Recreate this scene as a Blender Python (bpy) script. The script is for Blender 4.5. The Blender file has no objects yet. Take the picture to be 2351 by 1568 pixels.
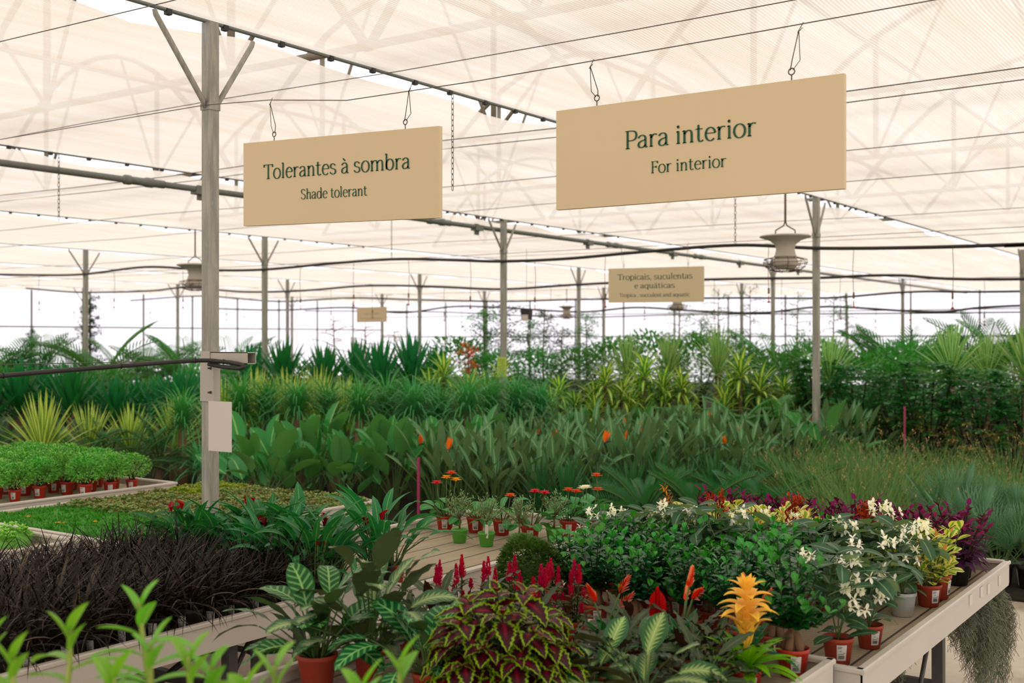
import bpy, math, random
import numpy as np
from math import sin, cos, pi, radians, sqrt, atan2, hypot

# ------------------------------------------------------------------ camera, sky, exposure
SC = bpy.context.scene
COL = SC.collection
EYE = 1.95                       # camera height
FPX = 2640.0                     # focal length for a 2351 px wide frame
YAW = radians(34.7)              # view direction, measured from the gutter direction (+X)
CX, CY = 1175.5, 778.0
CA, SA = cos(YAW), sin(YAW)
cam_d = bpy.data.cameras.new('camera')
cam = bpy.data.objects.new('camera', cam_d)
COL.objects.link(cam)
cam.location = (0, 0, EYE)
cam.rotation_euler = (radians(90), 0, YAW - radians(90))
cam_d.sensor_width = 36.0
cam_d.lens = FPX / 2351 * 36.0
cam_d.shift_y = -6.0 / 2351
cam_d.clip_start = 0.05
cam_d.clip_end = 300
cam_d.dof.use_dof = True
cam_d.dof.focus_distance = 5.9
cam_d.dof.aperture_fstop = 2.8
SC.camera = cam

world = bpy.data.worlds.new('sky')
SC.world = world
world.use_nodes = True
wn = world.node_tree
bg = wn.nodes['Background']
bg.inputs['Color'].default_value = (0.99, 0.97, 1.0, 1)
bg.inputs['Strength'].default_value = 1.46
SC.view_settings.view_transform = 'Standard'
SC.view_settings.look = 'None'
SC.view_settings.exposure = 0.0
SC.view_settings.gamma = 1.0
SC.view_settings.use_curve_mapping = False
SC.cycles.max_bounces = 7
SC.cycles.diffuse_bounces = 4
SC.cycles.glossy_bounces = 2
SC.cycles.transmission_bounces = 4
SC.cycles.transparent_max_bounces = 12
SC.cycles.caustics_reflective = False
SC.cycles.caustics_refractive = False
SC.cycles.sample_clamp_indirect = 6.0

R = random.Random(7)

def spot(px, d):
    """ground position at bearing px (frame column) and depth d metres"""
    t = (px - CX) / FPX
    return d * (CA + SA * t), d * (SA - CA * t)

def bearing(x, y):
    d = x * CA + y * SA
    return CX + FPX * (x * SA - y * CA) / d

def on_level(px, py, drop):
    """where the sight line through (px,py) meets the horizontal plane `drop` below the eye"""
    return spot(px, drop * FPX / (py - CY))

def on_x(px, X):
    t = (px - CX) / FPX
    d = X / (CA + SA * t)
    return d * (SA - CA * t), d

# ------------------------------------------------------------------ mesh builder
class MB:
    def __init__(s):
        s.v = []; s.f = []; s.m = []; s.uv = []
    def quad(s, a, b, c, d, mat=0):
        i = len(s.v); s.v += [a, b, c, d]; s.uv += [(0, 0), (1, 0), (1, 1), (0, 1)]
        s.f.append((i, i+1, i+2, i+3)); s.m.append(mat)
    def box(s, x0, x1, y0, y1, z0, z1, mat=0):
        i = len(s.v)
        s.v += [(x0,y0,z0),(x1,y0,z0),(x1,y1,z0),(x0,y1,z0),(x0,y0,z1),(x1,y0,z1),(x1,y1,z1),(x0,y1,z1)]
        s.uv += [(0, 0)] * 8
        for q in ((0,3,2,1),(4,5,6,7),(0,1,5,4),(1,2,6,5),(2,3,7,6),(3,0,4,7)):
            s.f.append(tuple(i+k for k in q)); s.m.append(mat)
    def tube(s, pts, r, n=6, mat=0, caps=True):
        rr = r if isinstance(r, (list, tuple)) else [r] * len(pts)
        base = len(s.v); prev = None
        P = [np.array(p, float) for p in pts]
        for i, p in enumerate(P):
            a = P[max(i-1, 0)]; b = P[min(i+1, len(P)-1)]
            t = b - a; L = np.linalg.norm(t); t = t / (L or 1)
            if prev is None:
                ref = np.array((0, 0, 1.0)) if abs(t[2]) < .9 else np.array((1.0, 0, 0))
                u = np.cross(t, ref)
            else:
                u = prev - t * np.dot(prev, t)
            u /= (np.linalg.norm(u) or 1); prev = u; w = np.cross(t, u)
            for k in range(n):
                q = p + (u * cos(2*pi*k/n) + w * sin(2*pi*k/n)) * rr[i]
                s.v.append((q[0], q[1], q[2])); s.uv.append((k / n, i / max(1, len(P)-1)))
        for i in range(len(P)-1):
            for k in range(n):
                a = base + i*n + k; b = base + i*n + (k+1) % n
                s.f.append((a, b, b+n, a+n)); s.m.append(mat)
        if caps:
            s.f.append(tuple(base + k for k in reversed(range(n)))); s.m.append(mat)
            e = base + (len(P)-1)*n
            s.f.append(tuple(e + k for k in range(n))); s.m.append(mat)
    def lathe(s, prof, n=20, mat=0, c=(0, 0, 0)):
        base = len(s.v)
        for (r, z) in prof:
            for k in range(n):
                a = 2*pi*k/n
                s.v.append((c[0]+r*cos(a), c[1]+r*sin(a), c[2]+z)); s.uv.append((k/n, z))
        for i in range(len(prof)-1):
            for k in range(n):
                a = base+i*n+k; b = base+i*n+(k+1) % n
                s.f.append((a, b, b+n, a+n)); s.m.append(mat)
    def leaf(s, p, yaw, el, L, W, bend=.6, prof='lance', n=5, fold=.25, mat=0, wave=0., wf=3, roll=0., twist=0., thin=False):
        pr = PROF[prof]
        x, y, z = p; e = el; st = L / n
        cy, sy = cos(yaw), sin(yaw)
        base = len(s.v); V = s.v; U = s.uv
        for i in range(n+1):
            t = i / n; w = W * .5 * pr(t)
            ce, se = cos(e), sin(e)
            nx, ny, nz = -se*cy, -se*sy, ce
            r = roll + twist*t; cr, sr = cos(r), sin(r)
            ax, ay, az = -sy*cr + nx*sr, cy*cr + ny*sr, nz*sr
            bx, by, bz = nx*cr + sy*sr, ny*cr - cy*sr, nz*cr
            if thin:
                V.append((x+ax*w, y+ay*w, z+az*w)); V.append((x-ax*w, y-ay*w, z-az*w))
                U.append((0, t)); U.append((1, t))
            else:
                h = fold*w; q = wave*W*sin(t*wf*2*pi)
                a = h+q; b = h-q
                V.append((x+ax*w+bx*a, y+ay*w+by*a, z+az*w+bz*a)); V.append((x, y, z))
                V.append((x-ax*w+bx*b, y-ay*w+by*b, z-az*w+bz*b))
                U.append((0, t)); U.append((.5, t)); U.append((1, t))
            x += ce*cy*st; y += ce*sy*st; z += se*st
            e -= bend / n
        k = 2 if thin else 3
        for i in range(n):
            a = base + i*k
            if thin:
                s.f.append((a, a+1, a+3, a+2)); s.m.append(mat)
            else:
                s.f.append((a, a+1, a+4, a+3)); s.f.append((a+1, a+2, a+5, a+4)); s.m += [mat, mat]
        return (x, y, z)
    def mesh(s, name, mats, smooth=True):
        me = bpy.data.meshes.new(name)
        me.from_pydata(s.v, [], s.f)
        for m in (mats if isinstance(mats, (list, tuple)) else [mats]):
            me.materials.append(m)
        nf = len(s.f)
        if nf:
            me.polygons.foreach_set('material_index', np.array(s.m, dtype=np.int32))
            me.polygons.foreach_set('use_smooth', np.full(nf, bool(smooth)))
            li = np.empty(len(me.loops), dtype=np.int32); me.loops.foreach_get('vertex_index', li)
            uvl = me.uv_layers.new(name='UVMap')
            uvl.data.foreach_set('uv', np.array(s.uv, dtype=np.float32)[li].ravel())
        me.update()
        return me

def _sp(x): return sqrt(max(0., x))
PROF = {
    'blade': lambda t: (.55 + 1.6*t if t < .28 else 1.0) * (1-t)**.6 * (1. if t < .98 else .2),
    'sword': lambda t: (.5 + .5*min(1, t/.45)) * (1.0 - max(0, (t-.45)/.55)**1.6) + .01,
    'lance': lambda t: max(.02, sin(pi*min(1, t**.8))),
    'oval': lambda t: max(.03, _sp(sin(pi*t))),
    'ell': lambda t: max(.03, _sp(sin(pi*t))**1.35),
    'obov': lambda t: max(.04, _sp(sin(pi*t**1.35))),
    'ovate': lambda t: max(.02, sin(pi*t**.62)**.85),
    'paddle': lambda t: .09 if t < .04 else max(.03, _sp(sin(pi*(t**.85)))),
    'needle': lambda t: 1-.8*t,
    'serr': lambda t: max(.02, sin(pi*t**.62)**.85) * (1 + .13*(1 if int(round(t*16)) % 2 else -1)),
    'petal': lambda t: .4 + .6*sin(pi*min(1, t*1.05)) if t < .95 else .25,
}

# ------------------------------------------------------------------ objects
def obj(name, me, parent=None, loc=None):
    o = bpy.data.objects.new(name, me); COL.objects.link(o)
    if parent is not None: o.parent = parent
    if loc: o.location = loc
    return o

def tag(o, label, cat, group=None):
    o['label'] = label; o['category'] = cat
    if group: o['group'] = group
    return o

def struct(o):
    o['kind'] = 'structure'; return o

def thing(name, label, cat, loc=(0, 0, 0), rz=0., sc=1., group=None):
    o = bpy.data.objects.new(name, None); COL.objects.link(o)
    o.empty_display_size = .05
    o.location = loc; o.rotation_euler = (0, 0, rz); o.scale = (sc, sc, sc)
    return tag(o, label, cat, group)

def put(kit, name, label, cat, loc, rz=0., sc=1., group=None):
    """a thing made from a kit: [(part name, mesh, [(sub-part name, mesh)...], label or None)]"""
    r = thing(name, label, cat, loc, rz, sc, group)
    for part in kit:
        c = obj(part[0], part[1], r)
        if len(part) > 3 and part[3]: c['label'] = part[3]
        for sp in (part[2] if len(part) > 2 and part[2] else ()):
            obj(sp[0], sp[1], c)
    return r

ORD = ('first second third fourth fifth sixth seventh eighth ninth tenth eleventh twelfth thirteenth fourteenth fifteenth sixteenth '
       'seventeenth eighteenth nineteenth twentieth twenty-first twenty-second twenty-third twenty-fourth twenty-fifth twenty-sixth '
       'twenty-seventh twenty-eighth twenty-ninth thirtieth').split()

def row(spots, kits, name, cat, desc, where, group, scale=1., jitter=.12, face=None, z=0.):
    """individuals told apart by their order across the place: spots = [(x, y[, scale])]"""
    s = sorted(spots, key=lambda q: bearing(q[0], q[1]))
    out = []
    for i, q in enumerate(s):
        k = q[2] if len(q) > 2 else 1.
        lab = f'{desc}, {ORD[i]} from the left {where}' if len(s) > 1 else f'{desc} {where}'
        out.append(put(R.choice(kits), name, lab, cat, (q[0], q[1], z), R.uniform(0, 2*pi) if face is None else face,
                       scale*k*R.uniform(1-jitter, 1+jitter), group if len(s) > 1 else None))
    return out

# ------------------------------------------------------------------ materials
def lin(c):
    if isinstance(c, str):
        c = tuple(int(c[i:i+2], 16)/255 for i in (0, 2, 4))
    return tuple(x/12.92 if x <= .04045 else ((x+.055)/1.055)**2.4 for x in c[:3]) + (1,)

class NT:
    def __init__(s, name):
        s.m = bpy.data.materials.new(name); s.m.use_nodes = True
        s.t = s.m.node_tree; s.t.nodes.clear()
        s.out = s.t.nodes.new('ShaderNodeOutputMaterial')
    def n(s, typ, **kw):
        nd = s.t.nodes.new('ShaderNode' + typ)
        for k, v in kw.items(): setattr(nd, k, v)
        return nd
    def link(s, a, b): s.t.links.new(a, b)
    def set(s, inp, v):
        if hasattr(v, 'is_output'): s.link(v, inp)
        else: inp.default_value = v
    def math(s, op, a, b=0., c=None, clamp=False):
        nd = s.n('Math', operation=op, use_clamp=clamp)
        s.set(nd.inputs[0], a); s.set(nd.inputs[1], b)
        if c is not None: s.set(nd.inputs[2], c)
        return nd.outputs[0]
    def mix(s, f, a, b, blend='MIX'):
        nd = s.n('Mix', data_type='RGBA', blend_type=blend)
        s.set(nd.inputs[0], f); s.set(nd.inputs[6], a); s.set(nd.inputs[7], b)
        return nd.outputs[2]
    def step(s, v, lo, hi):
        nd = s.n('MapRange', interpolation_type='SMOOTHSTEP')
        s.set(nd.inputs[0], v); nd.inputs[1].default_value = lo; nd.inputs[2].default_value = hi
        return nd.outputs[0]
    def noise(s, scale, vec=None, detail=2., sc3=None):
        nd = s.n('TexNoise'); nd.inputs['Scale'].default_value = scale; nd.inputs['Detail'].default_value = detail
        if vec is not None:
            if sc3:
                mp = s.n('Mapping'); mp.inputs['Scale'].default_value = sc3; s.link(vec, mp.inputs[0]); vec = mp.outputs[0]
            s.link(vec, nd.inputs['Vector'])
        return nd.outputs[0]
    def coord(s, k='Object'): return s.n('TexCoord').outputs[k]
    def bsdf(s, col, rough=.5, metal=0., spec=.5):
        b = s.n('BsdfPrincipled'); s.set(b.inputs['Base Color'], col)
        s.set(b.inputs['Roughness'], rough); b.inputs['Metallic'].default_value = metal
        b.inputs['Specular IOR Level'].default_value = spec
        return b.outputs[0]
    def done(s, sh): s.link(sh, s.out.inputs[0]); return s.m

def plain(name, col, rough=.6, metal=0., spec=.4, var=.08, scale=12.):
    k = NT(name); c = lin(col)
    nz = k.noise(scale, k.coord(), 3.)
    f = k.math('MULTIPLY_ADD', nz, 2*var, 1-var)
    h = k.n('HueSaturation'); h.inputs['Color'].default_value = c; k.link(f, h.inputs['Value'])
    return k.done(k.bsdf(h.outputs[0], rough, metal, spec))

def leafmat(name, col, mid=None, edge=None, kind='plain', back=None, rough=.42, trans=.28, var=.22, spec=.3, hue=.012, c3=None, tcol=None, gain=1.1, sat=1.1):
    """leaf surface: pattern from the leaf's own UV (u across, v along), plus a little variation from plant to plant"""
    k = NT(name)
    uv = k.n('UVMap'); sep = k.n('SeparateXYZ'); k.link(uv.outputs[0], sep.inputs[0])
    u, v = sep.outputs[0], sep.outputs[1]
    au = k.math('ABSOLUTE', k.math('MULTIPLY_ADD', u, 2., -1.))          # 0 midrib .. 1 margin
    nz = k.noise(55., k.coord(), 2.)
    c = lin(col)
    out = None
    if kind == 'plain':
        out = c
        if mid: out = k.mix(k.math('SUBTRACT', 1., k.step(au, .04, .14)), c, lin(mid))
        if edge: out = k.mix(k.step(au, .55, .8), out, lin(edge))
    elif kind == 'stripe':      # pale bars between the side veins
        ph = k.math('SINE', k.math('MULTIPLY', k.math('SUBTRACT', v, k.math('MULTIPLY', au, .16)), 46.))
        st = k.math('MULTIPLY', k.step(ph, .15, .75), k.math('SUBTRACT', 1., k.step(au, .8, .97)))
        out = k.mix(st, c, lin(mid))
        out = k.mix(k.math('SUBTRACT', 1., k.step(au, .05, .11)), out, lin(edge))
    elif kind == 'feather':     # pale feathered centre
        ph = k.math('SINE', k.math('MULTIPLY', k.math('SUBTRACT', v, k.math('MULTIPLY', au, .22)), 60.))
        lim = k.math('ADD', au, k.math('MULTIPLY', ph, .22))
        out = k.mix(k.math('SUBTRACT', 1., k.step(lim, .25, .62)), c, lin(mid))
        out = k.mix(k.math('SUBTRACT', 1., k.step(au, .03, .08)), out, lin(edge))
    elif kind == 'coleus':
        lim = k.math('ADD', k.math('ADD', au, k.math('MULTIPLY', nz, .35)), k.math('MULTIPLY', k.math('ABSOLUTE', k.math('SUBTRACT', v, .45)), .62))
        out = k.mix(k.step(lim, .92, 1.1), c, lin(edge))
        inner = k.math('MULTIPLY', k.math('SUBTRACT', 1., k.step(au, .02, .3)), k.math('SUBTRACT', 1., k.step(v, .25, .75)))
        out = k.mix(inner, out, lin(mid))
    elif kind == 'varieg':      # green centre, cream margin in blotches
        lim = k.math('ADD', k.math('MULTIPLY', au, .7), k.math('MULTIPLY', k.noise(28., k.coord(), 3.), .9))
        out = k.mix(k.step(lim, .62, .76), c, lin(edge))
    elif kind == 'tip':
        out = k.mix(k.step(v, .35, .95), c, lin(edge))
    elif kind == 'band':        # pale band along the middle of a sword leaf
        out = k.mix(k.math('SUBTRACT', 1., k.step(au, .25, .6)), c, lin(mid))
    oi = k.n('ObjectInfo')
    h = k.n('HueSaturation')
    if isinstance(out, tuple): h.inputs['Color'].default_value = out
    else: k.link(out, h.inputs['Color'])
    val = k.math('ADD', k.math('MULTIPLY_ADD', nz, .3*gain, .85*gain), k.math('MULTIPLY_ADD', oi.outputs['Random'], 2*var, -var))
    k.link(val, h.inputs['Value']); h.inputs['Saturation'].default_value = sat
    k.link(k.math('MULTIPLY_ADD', oi.outputs['Random'], 2*hue, .5-hue), h.inputs['Hue'])
    col_o = h.outputs[0]
    if back:
        geo = k.n('NewGeometry')
        col_o = k.mix(geo.outputs['Backfacing'], col_o, lin(back))
    b = k.bsdf(col_o, rough, 0., spec)
    if trans <= 0: return k.done(b)
    tr = k.n('BsdfTranslucent')
    if tcol: tr.inputs[0].default_value = lin(tcol)
    else: k.link(k.mix(1., col_o, (1.25, 1.3, .6, 1), 'MULTIPLY'), tr.inputs[0])
    mx = k.n('MixShader'); mx.inputs[0].default_value = trans
    k.link(b, mx.inputs[1]); k.link(tr.outputs[0], mx.inputs[2])
    return k.done(mx.outputs[0])

def cloth_mat():
    k = NT('shade_cloth'); P = k.coord()
    sep = k.n('SeparateXYZ'); k.link(P, sep.inputs[0])
    threads = k.math('SINE', k.math('MULTIPLY', sep.outputs[1], 2*pi/.024))
    folds = k.noise(1.0, P, 4., (.22, 3.2, 1)); fine = k.noise(1.0, P, 3., (.5, 22., 1))
    big = k.noise(.35, P, 2.)
    f = k.math('ADD', k.math('MULTIPLY', k.step(threads, -.4, .9), .2),
               k.math('ADD', k.math('MULTIPLY', folds, .42), k.math('ADD', k.math('MULTIPLY', fine, .22), k.math('MULTIPLY', big, .2))))
    c = k.mix(k.step(f, .25, .75), lin('e6d3b8'), lin('fff9ee'))
    tr = k.n('BsdfTranslucent'); k.link(c, tr.inputs[0])
    tp = k.n('BsdfTransparent'); tp.inputs[0].default_value = lin('fff3e2')
    df = k.n('BsdfDiffuse'); k.link(c, df.inputs[0])
    m0 = k.n('MixShader'); m0.inputs[0].default_value = .22
    k.link(tr.outputs[0], m0.inputs[1]); k.link(df.outputs[0], m0.inputs[2])
    m1 = k.n('MixShader'); k.link(k.math('MULTIPLY_ADD', f, .12, .045), m1.inputs[0])
    k.link(m0.outputs[0], m1.inputs[1]); k.link(tp.outputs[0], m1.inputs[2])
    return k.done(m1.outputs[0])

def film_mat():
    k = NT('clear_film'); P = k.coord()
    tp = k.n('BsdfTransparent'); tp.inputs[0].default_value = lin('fbf6fb')
    tr = k.n('BsdfTranslucent'); k.link(k.mix(k.noise(.4, P, 3.), lin('f2f4ec'), lin('fff6ff')), tr.inputs[0])
    m = k.n('MixShader'); m.inputs[0].default_value = .25
    k.link(tp.outputs[0], m.inputs[1]); k.link(tr.outputs[0], m.inputs[2])
    return k.done(m.outputs[0])

def zinc_mat():
    k = NT('galvanised_steel'); P = k.coord()
    a = k.noise(6., P, 4., (6, 6, .7)); b = k.noise(40., P, 3., (2, 2, .6))
    c = k.mix(k.step(a, .3, .75), lin('8e8e84'), lin('aca99b'))
    c = k.mix(k.math('MULTIPLY', k.step(b, .55, .8), .5), c, lin('bfb9a6'))
    return k.done(k.bsdf(c, .55, .25, .4))

def floor_mat():
    k = NT('concrete'); P = k.coord()
    a = k.noise(.9, P, 5.); b = k.noise(7., P, 4.)
    sp = k.n('SeparateXYZ'); k.link(P, sp.inputs[0])
    wet = k.step(k.math('ADD', a, k.math('MULTIPLY', k.step(sp.outputs[1], 2.6, 3.6), .16)), .50, .64)
    c = k.mix(b, lin('b8ae9c'), lin('d2c9b9'))
    c = k.mix(k.math('MULTIPLY', wet, .75), c, lin('7a5c40'))
    return k.done(k.bsdf(c, k.math('MULTIPLY_ADD', wet, -.5, .72), 0., .5))

def slat_mat():
    k = NT('bench_slats'); P = k.coord()
    sep = k.n('SeparateXYZ'); k.link(P, sep.inputs[0])
    fx = k.math('FRACT', k.math('MULTIPLY', sep.outputs[0], 1/.034)); fy = k.math('FRACT', k.math('MULTIPLY', sep.outputs[1], 1/.18))
    gx = k.step(k.math('ABSOLUTE', k.math('SUBTRACT', fx, .5)), .40, .47); gy = k.step(k.math('ABSOLUTE', k.math('SUBTRACT', fy, .5)), .458, .475)
    c = k.mix(k.noise(5., P, 4., (1, 6, 1)), lin('96886f'), lin('b5a88f'))
    c = k.mix(k.math('MULTIPLY', gx, .42), c, lin('5c4c3c'))
    c = k.mix(k.math('MULTIPLY', gy, .9), c, lin('2b231c'))
    return k.done(k.bsdf(c, .8, 0., .25))

def soil_mat():
    k = NT('potting_soil'); P = k.coord()
    return k.done(k.bsdf(k.mix(k.noise(140., P, 3.), lin('1c130c'), lin('4b3423')), .95, 0., .1))

MAT = dict(
    cloth=cloth_mat(), film=film_mat(), zinc=zinc_mat(), floor=floor_mat(), slats=slat_mat(), soil=soil_mat(),
    ground=plain('weed_mat', '2c2a20', .95, 0, .1, .3, 4.),
    rail=plain('bench_rail', 'cbc6ba', .5, .1, .4, .06, 3.),
    steel=plain('dark_steel', '55534e', .5, .4, .4, .15, 5.),
    plate=plain('bright_plate', 'b5afa2', .5, .2, .4, .05, 6.),
    sign=plain('sign_board', 'dfc8a2', .6, 0, .3, .02, 1.5),
    ink=plain('sign_green', '28583a', .6, 0, .3, .03, 5.),
    wire=plain('wire', '6b665a', .5, .4, .3, .05, 5.),
    blackpipe=plain('black_pipe', '2d2a28', .5, 0, .4, .15, 8.),
    clip=plain('black_plastic', '2a2622', .5, 0, .4, .1, 8.),
    pipe=plain('grey_pipe', '74766c', .5, .2, .4, .1, 4.),
    truss=plain('truss_steel', '8a7f6c', .6, .2, .3, .1, 4.),
    white=plain('white_board', 'd9d0c4', .6, 0, .3, .02, 2.),
    note=plain('lime_paper', 'b3cc55', .7, 0, .2, .03, 3.),
    fan=plain('fan_enamel', 'bfb6a4', .55, 0, .3, .1, 6.),
    rust=plain('rusty_wire', '6e5a48', .7, .2, .3, .2, 20.),
    terra=plain('terracotta_plastic', 'a8412a', .55, 0, .35, .08, 8.),
    redpot=plain('red_plastic', 'b8311c', .45, 0, .45, .06, 8.),
    greenpot=plain('green_plastic', '58a83e', .45, 0, .45, .06, 8.),
    blackpot=plain('black_pot', '1d1a18', .5, 0, .4, .1, 8.),
    whitepot=plain('white_pot', 'b9bdb8', .45, 0, .45, .05, 8.),
    greypot=plain('grey_pot', '8a8d86', .5, 0, .4, .05, 8.),
    label=plain('label_paper', 'd8d2ca', .6, 0, .2, .03, 8.),
    print=plain('label_print', '3a3634', .7, 0, .2, .05, 8.),
    trunk=plain('trunk_bark', '7a5c44', .85, 0, .2, .25, 25.),
    bark2=plain('pale_bark', '8d6f58', .85, 0, .2, .2, 14.),
    stem=plain('green_stem', '4e6a34', .55, 0, .3, .15, 30.),
    dstem=plain('dark_stem', '3a3326', .7, 0, .2, .2, 30.),
    paint=plain('pink_marker', 'a83a66', .6, 0, .3, .05, 8.),
)
LF = dict(
    mondo2=leafmat('mondo_pale_blade', '4c4238', rough=.5, trans=.05, spec=.3, var=.2),
    mondo=leafmat('mondo_blade', '19120b', rough=.5, trans=.03, spec=.22, var=.3, back='1e1711'),
    calla=leafmat('calla_leaf', '2f7040', mid='6a9a58', rough=.4),
    spath=leafmat('spath_leaf', '2a6636', mid='4f8a4a', rough=.38),
    calz=leafmat('zebra_leaf', '1d5428', mid='63985a', edge='8ab874', kind='stripe', back='3f5a34', rough=.42, trans=.2),
    calm=leafmat('silver_leaf', '3f5e3c', mid='84986a', edge='a9b886', kind='feather', back='4a5436', rough=.45, trans=.18),
    calr=leafmat('feather_leaf', '345c36', mid='8ea868', edge='b0c084', kind='feather', back='43402c', rough=.42, trans=.2),
    rufi=leafmat('dark_wavy_leaf', '37452e', mid='55603c', back='43251f', rough=.45, trans=.1),
    coleus=leafmat('coleus_leaf', '340c14', mid='8a1c3a', edge='86a636', kind='coleus', rough=.5, trans=.2, var=.08),
    vri=leafmat('vriesea_leaf', '2f6b3a', mid='3f7d45', rough=.35),
    guz=leafmat('guzmania_leaf', '6ea838', mid='86bb48', rough=.35, trans=.3, var=.1),
    guzf=leafmat('yellow_bract', 'f3bd3c', edge='f7cc5a', tcol='f5c650', sat=1.0, rough=.45, trans=.3, var=.05, hue=.004),
    redb=leafmat('red_bract', 'cc2a1e', edge='8e1510', rough=.4, trans=.2, var=.06, hue=.004),
    corb=leafmat('coral_bract', 'd84a38', edge='e8a07a', kind='tip', rough=.4, trans=.2, var=.06, hue=.004),
    cel=leafmat('celosia_plume', 'bc1c48', edge='cf3058', rough=.8, trans=.15, var=.08, hue=.006),
    cell=leafmat('celosia_leaf', '4a5a34', mid='6a4a38', rough=.5),
    ficus=leafmat('ficus_leaf', '206030', mid='3c7e44', rough=.3, spec=.5, var=.12, gain=.95),
    ficusn=leafmat('ficus_new_leaf', '3d8a3a', mid='5aa04e', rough=.32, spec=.45, var=.12),
    muehl=leafmat('wire_vine_leaf', '4a6a32', rough=.5, var=.1),
    steph=leafmat('stephanotis_leaf', '3f6046', mid='86a07e', rough=.4, var=.1, back='6f8a68'),
    wflower=leafmat('white_petal', 'f7f5f0', rough=.6, trans=.3, var=.02, hue=.002),
    oleaf=leafmat('orchid_leaf', '5a8a3a', mid='6f9c4a', rough=.4),
    yorch=leafmat('yellow_orchid', 'e8b850', edge='8a4a22', kind='varieg', rough=.6, var=.03, hue=.004),
    rorch=leafmat('red_orchid', '7a1c14', edge='a8402a', kind='varieg', rough=.6, var=.05, hue=.004),
    varg=leafmat('cream_leaf', '78a034', edge='d8d286', kind='varieg', rough=.4, trans=.25, var=.08),
    vargt=leafmat('pink_new_leaf', 'c88a68', rough=.45, var=.06),
    gyn=leafmat('velvet_leaf', '6a1848', mid='8a2a62', rough=.7, trans=.15, var=.12, back='6a1f4c', spec=.2),
    gynd=leafmat('velvet_old_leaf', '432440', mid='5e2a4e', rough=.7, trans=.12, var=.12, back='5a1f44', spec=.2),
    epi=leafmat('epidendrum_leaf', '7aae48', mid='98c062', rough=.35, trans=.35, var=.06, spec=.5),
    olive=leafmat('olive_leaf', '5f8a58', mid='86a67c', back='8fa88a', rough=.5, var=.1, gain=1.5, sat=1.0),
    gerl=leafmat('gerbera_leaf', '3a7a40', mid='5f955a', rough=.5, var=.1, gain=1.5, sat=1.0),
    gro=leafmat('orange_petal', 'e0522a', rough=.6, trans=.25, var=.04, hue=.004),
    grr=leafmat('red_petal', 'd82c3c', rough=.6, trans=.25, var=.04, hue=.004),
    gry=leafmat('yellow_petal', 'f2b430', rough=.6, trans=.25, var=.04, hue=.004),
    dred=leafmat('calla_bloom', '9c1f2a', rough=.5, trans=.15, var=.08, hue=.004),
    sedg=leafmat('green_sedum', '3f8f34', rough=.55, trans=.2, var=.08, spec=.3),
    sedr=leafmat('red_sedum', '5f8a48', edge='84603f', kind='tip', rough=.55, trans=.15, var=.22, spec=.3, hue=.02, gain=1.5, sat=1.0),
    sedy=leafmat('yellow_sedum', '8a9a3a', rough=.55, trans=.2, var=.1, spec=.3),
    shrub=leafmat('bright_shrub', '5fa844', edge='a9cf72', kind='tip', rough=.5, trans=.3, var=.08, gain=1.5, sat=1.0),
    stre=leafmat('strelitzia_leaf', '48774a', mid='9aae80', rough=.42, back='5f7f58', var=.16, gain=1.5, sat=1.0),
    nico=leafmat('paddle_leaf', '2f7a3a', mid='7fae62', rough=.32, var=.16, back='4f8a4a', gain=1.5, sat=1.0),
    streo=leafmat('crane_petal', 'f0803a', rough=.5, trans=.2, var=.04, hue=.004),
    streb=leafmat('crane_spathe', '4a3f4a', edge='8a4a4a', kind='tip', rough=.5, trans=.05, var=.05),
    yuc=leafmat('yucca_sword', '1f6a3a', rough=.42, var=.15, gain=1.5, sat=1.0),
    yucy=leafmat('yellow_yucca_sword', '6f8a3c', mid='b8c46a', kind='band', rough=.45, var=.12, gain=1.5, sat=1.0),
    yucs=leafmat('striped_sword', '4f8048', mid='9cb87a', kind='band', rough=.45, var=.14, gain=1.5, sat=1.0),
    pony=leafmat('ponytail_blade', '3a7a44', rough=.5, var=.15, gain=1.9, sat=1.0),
    palm=leafmat('palm_leaflet', '43823f', rough=.45, var=.22, gain=1.2, sat=1.0),
    palmd=leafmat('dark_palm_leaflet', '2f6236', rough=.45, var=.15, gain=1.5, sat=1.0),
    drac=leafmat('dracaena_leaf', '3c7a34', mid='b9c860', kind='band', rough=.4, var=.15, gain=1.5, sat=1.0),
    sch=leafmat('umbrella_leaf', '2a6a34', mid='5f9446', rough=.38, var=.2, gain=1.6, sat=1.05),
    schy=leafmat('umbrella_old_leaf', '55662e', edge='a09a4c', kind='varieg', rough=.5, var=.1, gain=1.5, sat=1.0),
    bush=leafmat('bush_leaf', '3f7f3a', rough=.5, var=.25, gain=1.5, sat=1.0),
    bushd=leafmat('dark_bush_leaf', '2b5530', rough=.5, var=.12, gain=1.5, sat=1.0),
    orng=leafmat('orange_bush_leaf', 'd8825a', rough=.6, var=.1),
    pink=leafmat('plume_pink', 'c89a90', rough=.8, var=.1),
    reed=leafmat('reed_blade', '57753f', rough=.6, trans=.15, var=.2, gain=1.5, sat=1.0),
    reedh=leafmat('reed_seed', 'a58a64', rough=.8, trans=.1, var=.1),
    blue=leafmat('blue_fan', '628a6c', rough=.55, var=.12, trans=.2),
    cyc=leafmat('cycad_leaflet', '2f6a3c', rough=.4, var=.12, gain=1.5, sat=1.0),
    cliv=leafmat('strap_leaf', '2c6234', rough=.4, var=.15, gain=1.5, sat=1.0),
    moss=plain('spanish_moss', '8a9078', .9, 0, .1, .25, 30.),
)
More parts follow.
